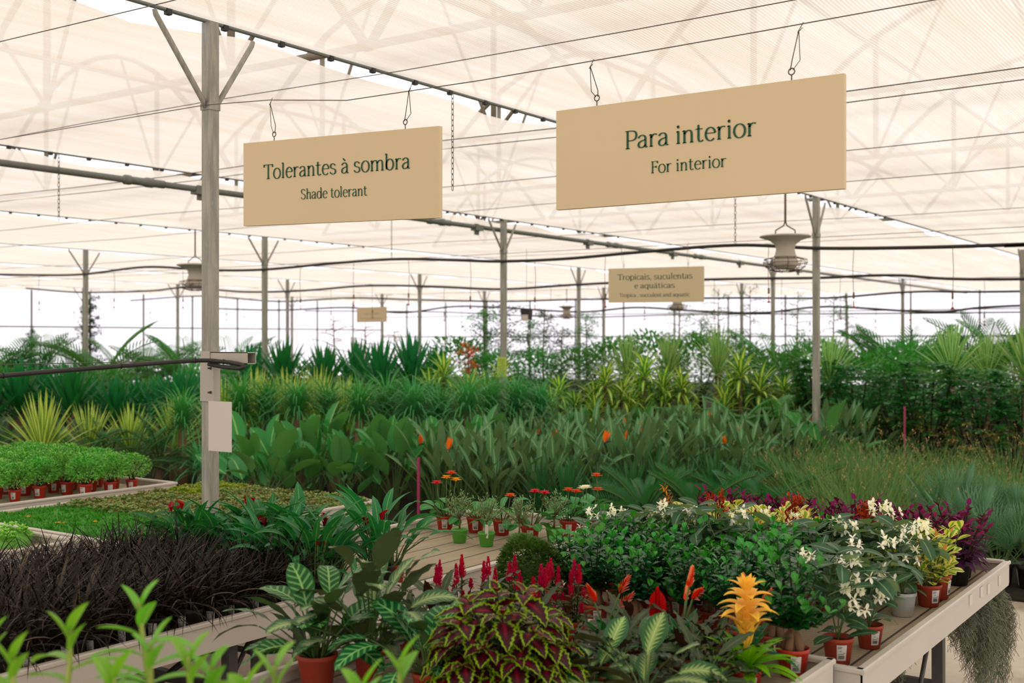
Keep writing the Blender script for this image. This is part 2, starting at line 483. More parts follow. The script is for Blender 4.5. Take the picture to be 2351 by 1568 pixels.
# ------------------------------------------------------------------ the house: floor, shade cloth, film walls
GZ = EYE + 1.93                              # gutter level
XS = [4.68, 15.1, 26.4, 37.2]                # post lines
YS = [5.46, 10.62, 16.1, 21.6, 27.1, 32.5, 37.9]   # gutter rows
XW, YW = 47.5, 41.4                          # far walls
g = MB(); g.quad((-10, -10.5, 0), (XW, -10.5, 0), (XW, YW, 0), (-10, YW, 0))
struct(obj('floor', g.mesh('floor', MAT['floor'])))
g = MB(); g.box(9.15, XW-.3, 1.2, YW-.3, .0, .02); g.box(-4, 9.15, 10.1, YW-.3, .0, .02)
o = obj('planting_ground', g.mesh('planting_ground', MAT['ground'])); struct(o)

rc = np.random.default_rng(3)
def cloth(y0, y1, i):
    nx, ny = 150, 9
    xs = np.linspace(-10, XW, nx); v = []; f = []
    ph = rc.uniform(0, 6, 8)
    for a in range(nx):
        edge = .16 + .05*sin(xs[a]*2.1+ph[0]) + .025*sin(xs[a]*5.3+ph[1])
        for b in range(ny):
            t = b/(ny-1)
            y = y0 + edge + (y1 - .02 - y0 - edge)*t
            z = GZ - .01 - .035*sin(pi*t)*(1+.5*sin(xs[a]*1.3+ph[2])) + .012*sin(xs[a]*4.8+ph[3]+t*3)*sin(pi*t) - (.03 if b == 0 else 0)*(1+sin(xs[a]*3.3+ph[4]))
            v.append((float(xs[a]), y, z))
    for a in range(nx-1):
        for b in range(ny-1):
            q = a*ny+b; f.append((q, q+ny, q+ny+1, q+1))
    me = bpy.data.meshes.new('shade_cloth'); me.from_pydata(v, [], f); me.materials.append(MAT['cloth'])
    me.polygons.foreach_set('use_smooth', np.full(len(f), True))
    struct(obj('ceiling' if i == 0 else f'ceiling.{i:03d}', me))
yb = [5.46-5.25*3, 5.46-5.25*2, 5.46-5.25] + YS + [YW]
for i in range(len(yb)-1): cloth(yb[i], yb[i+1], i)

g = MB(); g.quad((-10, YW, 0), (XW, YW, 0), (XW, YW, GZ), (-10, YW, GZ)); struct(obj('wall_back', g.mesh('wall_back', MAT['film'])))
g = MB(); g.quad((XW, YW, 0), (XW, -10.5, 0), (XW, -10.5, GZ), (XW, YW, GZ)); struct(obj('wall_end', g.mesh('wall_end', MAT['film'])))
g = MB(); g.box(-10, XW, YW-.05, YW-.0, 2.40, 2.46)
for x in np.arange(-8, XW, 2.65): g.box(x, x+.06, YW-.06, YW-.0, 0, GZ)
struct(obj('trim_back_frame', g.mesh('trim_back_frame', MAT['pipe'], False)))
g = MB(); g.box(XW-.05, XW, -10, YW, 2.03, 2.09); g.box(XW-.05, XW, -10, YW, 3.1, 3.14)
for y in np.arange(-8, YW, 2.65): g.box(XW-.06, XW, y, y+.06, 0, GZ)
g.box(XW-.09, XW-.02, 0, 9, 0, 2.0)
struct(obj('trim_end_frame', g.mesh('trim_end_frame', MAT['pipe'], False)))

# posts with collar and two braces each
def post(x, y, a, label, near=False):
    t = thing('support_post', label, 'post', (x, y, 0), group=None)
    g = MB(); h = a/2; g.box(-h, h, -h, h, 0, GZ-.02); obj('upright', g.mesh('upright', MAT['zinc'], False), t)
    zc = EYE + 1.40
    g = MB(); c = h+.006; g.box(-c, c, -c, c, zc-.02, zc+.02); obj('collar', g.mesh('collar', MAT['zinc'], False), t)
    for s, L, zt in ((-1, .40, 1.87), (1, .33, 1.84)):
        g = MB(); g.tube([(s*(h+.005), 0, zc-.01), (s*(h+.02), 0, zc+.03), (s*L, 0, EYE+zt), (s*(L+.01), 0, EYE+zt+.03)], [.009, .017, .017, .014], 8)
        obj('brace', g.mesh('brace', MAT['zinc']), t)
    return t
P0 = post(XS[0], YS[0], .072, 'tall galvanised square post with bracket arm beside the black grass', True)
POSTLAB = {
 (1, 0): 'slim grey post rising from the reeds beside the interior sign',
 (1, 1): 'grey post with lime green notice taped on it',
 (1, 2): 'grey post standing among the dark green yuccas',
 (1, 3): 'grey post standing beside the dark narrow conifer',
 (2, 1): 'far grey post under the hanging fan in front of palms',
 (2, 2): 'far grey post between hanging lantern and tropical plants sign',
 (2, 3): 'far grey post just beyond the middle of the tall yucca row',
 (2, 4): 'far grey post with black hoses clipped to its top behind yuccas',
 (2, 5): 'far grey post among the palms beside the nearest big post',
 (2, 6): 'far grey post among the palms before the film wall',
}
for i in range(1, 4):
    for j in range(7):
        px = bearing(XS[i], YS[j])
        if -30 < px < 2400 and not (i == 2 and j == 0):
            if (i, j) in POSTLAB: post(XS[i], YS[j], .08, POSTLAB[(i, j)])
            else: post(XS[i], YS[j], .09, f'distant thin grey post at the end wall, {ORD[j]} gutter row from the aisle side')
post(26.4, 5.02, .09, 'far grey post among palms at the edge of the reed side')

# near post fittings
g = MB(); g.box(-.041, .041, -.041, .041, 1.575, 1.875); g.box(-.044, -.038, -.075, .041, 1.575, 1.80)
obj('sleeve', g.mesh('sleeve', MAT['plate'], False), P0)
arm = MB()
y0, y1, z0, z1, w, th = -.36, -.03, 1.802, 1.872, .035, .005
arm.box(-w, w, y0, y1, z0, z0+th); arm.box(-w, w, y0, y1, z1-th, z1); arm.box(-w, -w+th, y0, y1, z0, z1); arm.box(w-th, w, y0, y1, z0, z1)
obj('bracket_arm', arm.mesh('bracket_arm', MAT['plate'], False), P0)
for z in (1.63, 1.775):
    g = MB(); g.tube([(-.044, -.055, z), (-.066, -.055, z)], .005, 8); g.tube([(-.044, -.055, z), (-.05, -.055, z)], .009, 6)
    obj('bolt', g.mesh('bolt', MAT['steel']), P0)
g = MB(); g.box(4.635, 4.640, 5.225, 5.425, 1.28, 1.578)
tag(obj('notice_board', g.mesh('notice_board', MAT['white'], False)), 'blank off-white card board fixed to the tall near post', 'board')
nb = thing('paper_notice', 'lime green printed paper wrapped on the grey post', 'notice', (XS[1]-.046, YS[1], 0))
g = MB(); g.box(-.004, 0, -.09, .09, 1.34, 1.66); obj('sheet', g.mesh('sheet', MAT['note'], False), nb)
g = MB()
for i in range(9): g.box(-.006, -.004, -.06+.01*(i % 3), .065-.015*(i % 4), 1.615-.03*i, 1.621-.03*i)
obj('lettering', g.mesh('lettering', MAT['stem'], False), nb)

# gutter rods with clips
clipm = MB(); clipm.box(-.018, .018, -.02, .012, -.03, .02); clipm = clipm.mesh('clip', MAT['clip'], False)
for j, y in enumerate(YS):
    t = thing('gutter_rod', f'dark rod carrying the cloth edge along the {ORD[j]} gutter gap from the signs', 'rod', (0, y+.012, GZ-.01))
    g = MB(); g.tube([(-3, 0, 0), (XW-.1, 0, 0)], .014 if j == 0 else .012, 6); obj('rod', g.mesh('rod', MAT['pipe']), t)
    if j < 3:
        x = (3.0, 5.2, 8)[j]
        for _ in range((34, 30, 22)[j]):
            obj('clip', clipm, t, (x, 0, 0)); x += .42 + .1*R.random()


# roof trusses above the cloth (seen as shadows through it)
tk = None
def truss_kit():
    S, H = 5.25, 1.75
    arch = MB(); N = 14
    pts = [(0, S*i/N, .12 + H*(1-(2*i/N-1)**2)) for i in range(N+1)]
    arch.tube(pts, .035, 6)
    zz = lambda y: .12 + H*(1-(2*y/S-1)**2)
    kit = [('arch', arch.mesh('arch', MAT['truss']))]
    g = MB(); g.tube([(0, 0, .14), (0, S, .14)], .03, 6); kit.append(('tie', g.mesh('tie', MAT['truss'])))
    for y in (S*.27, S*.73):
        g = MB(); g.tube([(0, y, .14), (0, y, zz(y))], .032, 6); kit.append(('king_post', g.mesh('king_post', MAT['truss'])))
        for s in (-1, 1):
            g = MB(); g.tube([(0, y, .14), (0, y+s*.75, zz(y+s*.75))], .02, 6); kit.append(('strut', g.mesh('strut', MAT['truss'])))
    return kit
TK = truss_kit()
for j in range(-1, 2):
    for i in range(6):
        x = 2.6 + 3.5*i
        y = 5.46 + 5.25*j + .1*max(0, j)
        px = bearing(x, y+2.6) if x*CA+(y+2.6)*SA > .5 else -999
        if not (-500 < px < 3000): continue
        put(TK, 'roof_truss', 'arched steel roof truss showing as a tan shadow through the shade cloth', 'truss', (x, y, GZ), 0, 1, 'roof trusses above the shade cloth')
for j, y in enumerate((5.46+1.4, 5.46+3.8, 5.46+6.7, .21+1.4, .21+3.8)):
    g = MB(); g.tube([(-2, 0, 0), (24, 0, 0)], .028, 6)
    tag(obj('roof_purlin', g.mesh('roof_purlin', MAT['truss']), None, (0, y, GZ+1.35)), 'long steel purlin showing as a tan shadow through the shade cloth', 'purlin', 'purlins above the shade cloth')

# wires strung under the cloth across the bays
for i, x in enumerate((3.55, 4.12, 6.1, 8.55, 8.95, 11.2, 13.4, 17.5, 21.5)):
    g = MB(); n = 24
    g.tube([(0, -4+44*k/n, -.02-.015*sin(k*1.7)) for k in range(n+1)], .0032 if x < 8 else .0045, 4)
    tag(obj('support_wire', g.mesh('support_wire', MAT['wire']), None, (x, 0, GZ-.045)), 'thin taut wire running across under the shade cloth', 'wire', 'wires under the shade cloth')
# the wire the two big signs hang from
XG = XS[0]
wp = [(YS[0]+16, 1.42), (YS[0]+5.25, 1.42), (YS[0], 1.405), (4.9, 1.37), (4.3, 1.297), (3.4, 1.29), (2.6, 1.30), (1.9, 1.31), (1.1, 1.325), (-3, 1.41)]
g = MB(); g.tube([(XG-.05, y, EYE+z) for y, z in wp], .0028, 5)
tag(obj('sign_wire', g.mesh('sign_wire', MAT['wire'])), 'sagging wire from post collar that carries the two big signs', 'wire')

# ------------------------------------------------------------------ lettering drawn with a broad pen
def arc(cx, cy, rx, ry, a0, a1, n=18):
    return [(cx+rx*cos(radians(a0+(a1-a0)*i/n)), cy+ry*sin(radians(a0+(a1-a0)*i/n))) for i in range(n+1)]
def bez(*p, n=10):
    out = [p[0]]
    for k in range(0, len(p)-1, 3):
        a, b, c, d = p[k:k+4]
        for i in range(1, n+1):
            t = i/n; s = 1-t
            out.append((s**3*a[0]+3*s*s*t*b[0]+3*s*t*t*c[0]+t**3*d[0], s**3*a[1]+3*s*s*t*b[1]+3*s*t*t*c[1]+t**3*d[1]))
    return out
def ln(*p): return list(p)
def ft(x, w=.075): return ln((x-w, .012), (x+w, .012))
A_ = [bez((.06, .37), (.10, .50), (.33, .52), (.34, .34), (.34, .25), (.34, .15), (.34, .07), (.345, .0), (.38, .0), (.43, .025)),
      bez((.34, .29), (.22, .27), (.06, .24), (.06, .11), (.06, -.03), (.26, -.03), (.34, .10))]
def hump(x): return [bez((x, .33), (x+.05, .47), (x+.28, .56), (x+.28, .29), (x+.28, .2), (x+.28, .1), (x+.28, 0)), ft(x+.28)]
def stm(x, top): return [ln((x, top), (x, 0)), ft(x), ln((x-.075, top-.035), (x, top-.008))]
GLY = {
 ' ': (.24, []), '_': (1., [ln((0, .05), (.94, .05))]), ',': (.22, [bez((.11, .06), (.13, .0), (.10, -.06), (.05, -.10))]),
 'T': (.58, [ln((.03, .675), (.55, .675)), ln((.29, .68), (.29, 0)), ft(.29, .1), ln((.035, .69), (.025, .56)), ln((.545, .69), (.555, .56))]),
 'P': (.53, [ln((.14, .68), (.14, 0)), ft(.14, .09), bez((.05, .675), (.40, .70), (.50, .66), (.50, .50), (.50, .32), (.34, .29), (.14, .315))]),
 'F': (.48, [ln((.14, .68), (.14, 0)), ft(.14, .09), ln((.05, .675), (.44, .675)), ln((.44, .69), (.45, .56)), ln((.14, .36), (.36, .36)), ln((.36, .42), (.36, .30))]),
 'S': (.5, [bez((.40, .57), (.33, .72), (.07, .72), (.07, .52), (.07, .32), (.43, .38), (.43, .17), (.43, -.04), (.10, -.05), (.05, .14))]),
 'a': (.46, A_), 'à': (.46, A_ + [ln((.12, .68), (.25, .56))]), 'á': (.46, A_ + [ln((.30, .68), (.17, .56))]),
 'b': (.52, [ln((.10, .72), (.10, .03)), ln((.02, .70), (.10, .715)), arc(.275, .235, .185, .245, 0, 360)]),
 'c': (.43, [arc(.25, .235, .19, .245, 38, 322)]),
 'd': (.54, [arc(.245, .235, .185, .245, 0, 360), ln((.42, .72), (.42, 0)), ln((.34, .70), (.42, .715)), ln((.42, .012), (.50, .03))]),
 'e': (.46, [ln((.07, .27), (.42, .27)), arc(.245, .235, .18, .245, 8, 318)]),
 'h': (.50, stm(.11, .72) + hump(.11)), 'i': (.25, stm(.12, .47) + [arc(.115, .63, .02, .02, 0, 360, 8)]),
 'l': (.25, stm(.12, .72)), 'm': (.79, stm(.11, .47) + hump(.11) + hump(.39)), 'n': (.50, stm(.11, .47) + hump(.11)),
 'o': (.5, [arc(.25, .235, .20, .25, 0, 360, 28)]),
 'p': (.53, [ln((.11, .47), (.11, -.2)), ln((.03, .44), (.11, .465)), ln((.03, -.19), (.19, -.19)), arc(.285, .235, .185, .245, 0, 360)]),
 'q': (.53, [arc(.245, .235, .185, .245, 0, 360), ln((.42, .47), (.42, -.2)), ln((.34, -.19), (.50, -.19))]),
 'r': (.37, stm(.11, .47) + [bez((.11, .33), (.15, .44), (.24, .51), (.34, .44))]),
 's': (.41, [bez((.33, .39), (.27, .51), (.07, .51), (.07, .355), (.07, .21), (.35, .29), (.35, .125), (.35, -.035), (.10, -.04), (.05, .10))]),
 't': (.36, [bez((.15, .62), (.15, .45), (.15, .25), (.15, .13), (.15, -.03), (.26, -.03), (.33, .05)), ln((.03, .465), (.31, .465))]),
 'u': (.54, [bez((.11, .47), (.11, .35), (.11, .25), (.11, .16), (.11, -.05), (.33, -.05), (.41, .13)), ln((.41, .47), (.41, 0)), ln((.03, .465), (.11, .465)), ln((.33, .465), (.41, .465)), ln((.41, .012), (.49, .03))]),
}
def write(text, place, u0, u1, v, cap):
    """mesh of one line of writing between u0 and u1, baseline v, capitals `cap` high; place(u, v) gives the point"""
    tot = sum(GLY[c][0] for c in text)
    sx = (u1-u0)/tot; sy = cap/.69
    g = MB(); pen = 0.
    for c in text:
        adv, strokes = GLY[c]
        for st in strokes:
            prev = None
            for i, (x, y) in enumerate(st):
                a = st[max(i-1, 0)]; b = st[min(i+1, len(st)-1)]
                dx, dy = (b[0]-a[0]), (b[1]-a[1]); L = hypot(dx, dy) or 1
                w = (.034 + .052*abs(dy/L)**1.3)*.5
                if len(st) == 9 and c == 'i': w = .04
                nx, ny = -dy/L*w, dx/L*w
                cur = [(x+nx, y+ny), (x-nx, y-ny)]
                if prev:
                    q = [prev[0], prev[1], cur[1], cur[0]]
                    g.quad(*[place(u0+(pen+px)*sx, v+py*sy) for px, py in q])
                prev = cur
        pen += adv
    return g.mesh('lettering', MAT['ink'], False)

def sign(label, X, pl, pr, tl, tr, bl, br, lines, hooks, wire_z):
    """hanging board in the plane X = const; pl/pr sight columns of its ends, tl.. its corner heights"""
    yl, dl = on_x(pl, X); yr, dr = on_x(pr, X)
    up = lambda py, d: EYE - (py-CY)*d/FPX
    ZTL, ZTR, ZBL, ZBR = up(tl, dl), up(tr, dr), up(bl, dl), up(br, dr)
    t = thing('hanging_sign', label, 'sign', (X, (yl+yr)/2, min(ZBL, ZBR)))
    inv = lambda p: (p[0]-t.location[0], p[1]-t.location[1], p[2]-t.location[2])
    g = MB(); D = .028
    c = [(X, yl, ZBL), (X, yr, ZBR), (X, yr, ZTR), (X, yl, ZTL)]
    b = [(p[0]+D, p[1], p[2]) for p in c]
    for q in ((0, 1, 2, 3),): g.quad(*[inv(c[k]) for k in q])
    g.quad(*[inv(b[k]) for k in (3, 2, 1, 0)])
    for k in range(4):
        m = (k+1) % 4; g.quad(inv(c[k]), inv(b[k]), inv(b[m]), inv(c[m]))
    obj('board', g.mesh('board', MAT['sign'], False), t)
    for text, x0, x1, yb, cap in lines:
        u0, d0 = on_x(x0, X-.003); u1, d1 = on_x(x1, X-.003)
        zb = up(yb, d0); ch = cap*d0/FPX
        sl = (ZBR-ZBL)/(yr-yl)
        place = lambda u, v, u0=u0, sl=sl: inv((X-.003, u, v + sl*(u-u0)))
        tot = sum(GLY[c][0] for c in text); done = 0.
        for word in text.split(' '):          # one part per word
            wl = sum(GLY[c][0] for c in word); a = u0+(u1-u0)*done/tot
            obj('lettering', write(word, place, a, a+(u1-u0)*wl/tot, zb, ch), t)
            done += wl + GLY[' '][0]
    for hx, wy in zip(hooks, wire_z):
        yh, dh = on_x(hx, X+.01); zt = ZTL + (ZTR-ZTL)*(yh-yl)/(yr-yl)
        g = MB(); g.tube([inv((X+.012, yh, zt)), inv((X+.012, yh, zt+.025))], .003, 6)
        g.tube([inv((X+.012, yh+.014*cos(a*pi/5), zt+.039+.014*sin(a*pi/5))) for a in range(11)], .003, 5, caps=False)
        obj('eye_bolt', g.mesh('eye_bolt', MAT['wire']), t)
        yw, zw = wy
        g = MB()
        for s in (-.018, .018):
            g.tube([inv((X+.012, yh+s*.3, zt+.045)), inv((X-.01, (yh+yw)/2+s, (zt+zw)/2-.02)), inv((X-.05, yw, zw))], .0022, 4)
        g.tube([inv((X-.05, yw-.02, zw+.03)), inv((X-.05, yw+.005, zw-.01)), inv((X-.06, yw-.02, zw+.005))], .0022, 4)
        obj('hanging_wire', g.mesh('hanging_wire', MAT['wire']), t)
def wat(px, py):
    y, d = on_x(px, XG-.05); return (y, EYE-(py-CY)*d/FPX)
sign('big beige hanging sign reading Para interior and For interior', XG, 1277, 1938, 255, 168, 482, 433,
     [('Para interior', 1433, 1737, 343, 41), ('For interior', 1493, 1668, 398, 27)], (1370, 1817), (wat(1355, 152), wat(1834, 69)))
sign('beige hanging sign reading Tolerantes à sombra and Shade tolerant', XG, 559, 1008, 329, 289, 519, 500,
     [('Tolerantes à sombra', 605, 942, 411.5, 33), ('Shade tolerant', 690, 843, 457.5, 23)], (629, 930), (wat(620, 237), wat(939, 207)))
sign('far beige hanging sign about tropical, succulent and aquatic plants', 15.0, 1397, 1615, 617, 611, 695, 693,
     [('Tropicais, suculentas', 1418, 1590, 643, 13), ('e aquáticas', 1456, 1549, 662, 12), ('Tropica , succulent and aquatic', 1422, 1584, 682, 8.5)],
     (1432, 1580), ((on_x(1430, 15.)[0], EYE+1.35), (on_x(1582, 15.)[0], EYE+1.35)))
sign('small distant pale sign hanging before the bright film wall', 26.2, 819, 887, 706, 704, 740, 739,
     [('___', 838, 870, 722, 14), ('_____', 829, 878, 732, 11)], (830, 876), ((on_x(830, 26.2)[0], EYE+1.3), (on_x(876, 26.2)[0], EYE+1.3)))
g = MB(); g.tube([(15.0, -3, EYE+1.36), (15.0, 12, EYE+1.36), (15., 30, EYE+1.4)], .004, 4)
tag(obj('sign_wire', g.mesh('sign_wire', MAT['wire'])), 'thin wire carrying the tropical plants sign', 'wire')
g = MB(); g.tube([(26.2, 3, EYE+1.32), (26.2, 32, EYE+1.32)], .005, 4)
tag(obj('sign_wire', g.mesh('sign_wire', MAT['wire'])), 'thin wire carrying the small distant sign', 'wire')

# ------------------------------------------------------------------ chains, pipes, fans
def chain(px, py1, Y, lab):
    t_ = (px-CX)/FPX; d = Y/(SA-CA*t_); X = d*(CA+SA*t_); z0 = GZ-.012; z1 = EYE-(py1-CY)*d/FPX
    g = MB(); n = max(6, int((z0-z1)/.042)); st = (z0-z1)/n
    for i in range(n):
        zc = -i*st
        pts = [((.011 if i % 2 else 0)*cos(a), (0 if i % 2 else .011)*cos(a), zc-st/2+st*.62*sin(a)) for a in [k*pi/4 for k in range(9)]]
        g.tube(pts, .0032, 4, caps=False)
    tag(obj('hanging_chain', g.mesh('hanging_chain', MAT['rust']), None, (X, Y, z0)), lab, 'chain')
chain(1039, 437, YS[0]+.03, 'short rusty chain hanging between the two big signs')
chain(135, 505, YS[1]+.03, 'thin chain hanging across the long grey pipe')
chain(1688, 560, YS[0]+.03, 'thin chain hanging below the big interior sign')
chain(899, 592, YS[1]+1.3, 'thin chain hanging below the shade tolerant sign')

t = thing('water_pipe', 'long straight grey pipe hung below the second gutter', 'pipe', (0, YS[1]+.12, EYE+1.76))
g = MB(); g.tube([(-2, 0, 0), (46, 0, 0)], .036, 10); obj('tube', g.mesh('tube', MAT['pipe']), t)
cm = MB(); cm.tube([(-.28, 0, 0), (-.27, 0, 0), (-.2, 0, 0), (-.19, 0, 0), (0, 0, 0), (.01, 0, 0), (.1, 0, 0), (.12, 0, 0), (.26, 0, 0)], [.045, .055, .055, .045, .045, .056, .056, .046, .046], 10)
cm = cm.mesh('coupling', MAT['pipe'])
hm = MB(); hm.box(-.05, .05, .035, .06, -.12, .055); hm.box(-.14, .05, -.05, .06, -.06, .03); hm = hm.mesh('bracket', MAT['pipe'], False)
for x in (8.27, 13.6, 18.9, 22.6, 27): obj('coupling', cm, t, (x, 0, 0))
for x in (9.1, 14.6, 18.0, 21.4, 24.8, 28.5): obj('bracket', hm, t, (x, 0, 0))

def catmull(pts, n=8):
    P = [np.array(p, float) for p in pts]; P = [2*P[0]-P[1]] + P + [2*P[-1]-P[-2]]; out = []
    for i in range(1, len(P)-2):
        for k in range(n):
            t = k/n
            out.append(.5*((2*P[i]) + (P[i+1]-P[i-1])*t + (2*P[i-1]-5*P[i]+4*P[i+1]-P[i+2])*t*t + (3*P[i]-P[i-1]-3*P[i+1]+P[i+2])*t**3))
    out.append(P[-2]); return [tuple(map(float, p)) for p in out]
PIPES = {}
def pipe_z(X, y): return min(PIPES[X], key=lambda p: abs(p[1]-y))[2]
def pipe_across(X, marks, r, lab):
    pts = []
    for px, py in marks:
        y, d = on_x(px, X)
        if y < YW-.4: pts.append((X, y, EYE-(py-CY)*d/FPX))
    pts.insert(0, (X, -8., pts[0][2])); cp = catmull(pts); PIPES[X] = cp; g = MB(); g.tube(cp, r, 7); tag(obj('irrigation_pipe', g.mesh('irrigation_pipe', MAT['blackpipe'])), lab, 'pipe'); return pts
pipe_across(15.02, [(2500, 556), (2351, 561), (2120, 568), (1885, 570), (1690, 563), (1480, 578), (1300, 594), (1152, 600), (1040, 597), (905, 595), (760, 605), (605, 619), (480, 620), (335, 613), (188, 630), (60, 631), (-120, 628)], .024, 'thick black irrigation pipe sagging from post to post below the big signs')
pipe_across(24.0, [(2400, 640), (2050, 632), (1880, 638), (1700, 640), (1480, 646), (1300, 655), (1152, 664), (1000, 658), (840, 656), (700, 667), (560, 670), (430, 660), (340, 668), (180, 671), (60, 662), (-60, 656)], .03, 'second black irrigation pipe, beyond the tropical plants sign')
pipe_across(30.5, [(2400, 668), (2100, 670), (1900, 684), (1700, 684), (1480, 686), (1300, 688), (1152, 692), (950, 688), (800, 684), (640, 692), (460, 680), (300, 690), (160, 700), (0, 690)], .03, 'third black irrigation pipe, just above the hanging lantern')
pipe_across(35.0, [(2400, 700), (2150, 716), (1900, 704), (1750, 718), (1600, 714), (1460, 706), (1330, 716), (1150, 706), (1040, 704), (920, 718), (800, 706), (640, 712), (480, 708), (330, 716), (200, 696)], .035, 'fourth sagging black pipe, lowest before the end wall')
pipe_across(39.5, [(2400, 716), (2000, 720), (1600, 722), (1300, 728), (1000, 716), (700, 714), (400, 712), (100, 710)], .025, 'thin distant black pipe close to the end wall')
# near hose along the gutter row, with its loop at the bracket arm
hz = [(1.2, 5.40, 1.63), (2.6, 5.40, 1.715), (3.3, 5.40, 1.765), (4.0, 5.40, 1.80), (4.5, 5.38, 1.822), (4.60, 5.25, 1.815), (4.62, 5.13, 1.80), (4.62, 5.10, 1.788), (4.61, 5.13, 1.778), (4.6, 5.25, 1.785), (4.58, 5.36, 1.80)]
hh = thing('irrigation_hose', 'black hose tied along wire and looped at the bracket arm of the near post', 'hose', (0, 0, 0))
g = MB(); g.tube(catmull(hz), .0125, 8); obj('tube', g.mesh('tube', MAT['blackpipe']), hh)
for p in (hz[1], hz[2], hz[3], hz[4], hz[5]):
    g = MB(); g.lathe([(.015, -.004), (.017, 0), (.015, .004)], 8, c=(0, 0, 0)); m = g.mesh('cable_tie', MAT['clip']); q = obj('cable_tie', m, hh, p); q.rotation_euler = (0, radians(90), 0)
g = MB(); g.tube([(-1, 5.42, 1.825), (4.64, 5.42, 1.82)], .0022, 4)
tag(obj('guide_wire', g.mesh('guide_wire', MAT['wire'])), 'thin straight wire above the black hose at the near post', 'wire')

sk = MB(); sk.tube([(0, 0, 0), (.012, 0, -.25), (0, 0, -.62)], .004, 5)
sk2 = MB(); sk2.lathe([(.004, -.55), (.014, -.56), (.014, -.63), (.005, -.64)], 8)
sk3 = MB(); sk3.lathe([(.004, -.66), (.008, -.68), (.006, -.73), (.02, -.745), (.024, -.76), (.0, -.765)], 8)
SPR = [('feed_tube', sk.mesh('feed_tube', MAT['rust'])), ('weight', sk2.mesh('weight', MAT['trunk'])), ('nozzle', sk3.mesh('nozzle', MAT['terra']))]
for X, z, pxs, grp in ((15.02, .024, (90, 262, 420, 690, 812, 938, 1080, 1228, 1390, 1765, 1960, 2187), 'sprinklers on the nearest black pipe'),
                  (24.0, .03, (170, 345, 520, 760, 855, 1020, 1265, 1480, 1640, 1795, 1930, 2090, 2260), 'sprinklers on the farther black pipes'),
                  (30.5, .03, (60, 300, 560, 1060, 1360, 1560, 1860, 2010), 'sprinklers on the farther black pipes')):
    for px in pxs:
        y, d = on_x(px, X)
        if y > YW-.5: continue
        lab = 'thin drip sprinkler with weight hanging from the thick black pipe' if X < 16 else 'small drip sprinkler hanging from a distant black pipe'
        put(SPR, 'drip_sprinkler', lab, 'sprinkler', (X, y, pipe_z(X, y)-z), R.uniform(0, 6), 1. if X < 16 else 1.15, grp)

def fan_kit():
    k = []
    g = MB(); g.tube([(0, 0, 0), (0, 0, -.46)], .014, 8); k.append(('rod', g.mesh('rod', MAT['rust'])))
    g = MB()
    for s in (-1, 1): g.tube([(0, 0, -.44), (0, s*.02, -.50), (0, s*.12, -.56), (0, s*.125, -.64)], .009, 6)
    k.append(('yoke', g.mesh('yoke', MAT['rust'])))
    g = MB(); g.lathe([(0, -.60), (.10, -.605), (.30, -.625), (.325, -.64), (.31, -.65), (.19, -.69), (.13, -.74), (.115, -.80), (.13, -.87), (.15, -.90), (0, -.90)], 28); k.append(('shroud', g.mesh('shroud', MAT['fan'])))
    g = MB(); g.lathe([(.0, -.90), (.12, -.90), (.16, -.94), (.16, -1.0), (.11, -1.05), (0, -1.05)], 16); k.append(('motor', g.mesh('motor', MAT['fan'])))
    g = MB()
    for rr, z in ((.27, -.93), (.275, -.97), (.25, -1.02), (.19, -1.06), (.12, -1.08)):
        g.tube([(rr*cos(a*pi/10), rr*sin(a*pi/10), z) for a in range(21)], .004, 4, caps=False)
    for a in range(10):
        A = a*pi/5; g.tube([(r_*cos(A), r_*sin(A), z) for r_, z in ((.15, -.90), (.27, -.93), (.275, -.97), (.25, -1.02), (.19, -1.06), (.05, -1.09))], .004, 4)
    k.append(('wire_cage', g.mesh('wire_cage', MAT['rust'])))
    for a in range(4):
        g = MB(); g.leaf((0, 0, -.985), a*pi/2, 0, .24, .09, 0, 'oval', 4, 0, roll=.5); k.append(('blade', g.mesh('blade', MAT['fan'])))
    return k
FK = fan_kit()
for px, X, zt, sc, lab in ((1803, 13.9, 1.93, 1., 'cream ceiling fan with wire cage hanging below the interior sign'),
                       (448, 13.4, 1.93, 1., 'ceiling fan half hidden behind the tall near post'),
                       (1555, 27, 1.75, .95, 'small far ceiling fan below the tropical plants sign'),
                       (1301, 33, 1.7, .95, 'tiny distant ceiling fan above the middle bushes')):
    y, d = on_x(px, X); put(FK, 'ceiling_fan', lab, 'fan', (X, y, EYE+zt), .5, sc)
y, d = on_x(1209, 20.); t = thing('hanging_lantern', 'black boxy lantern with white pane hanging under the pipes', 'lantern', (20., y, EYE+.38))
g = MB(); g.box(-.06, .06, -.10, .10, .02, .24); g.box(-.07, .07, -.105, .105, .13, .24); obj('housing', g.mesh('housing', MAT['clip'], False), t)
g = MB(); g.box(-.068, -.06, -.08, .08, .0, .125); obj('pane', g.mesh('pane', MAT['white'], False), t)
g = MB(); g.tube([(0, -.09, .22), (0, -.08, .31), (0, .08, .31), (0, .09, .22)], .008, 6); g.tube([(0, 0, .31), (0, 0, 1.53)], .004, 4); obj('hanger', g.mesh('hanger', MAT['clip']), t)

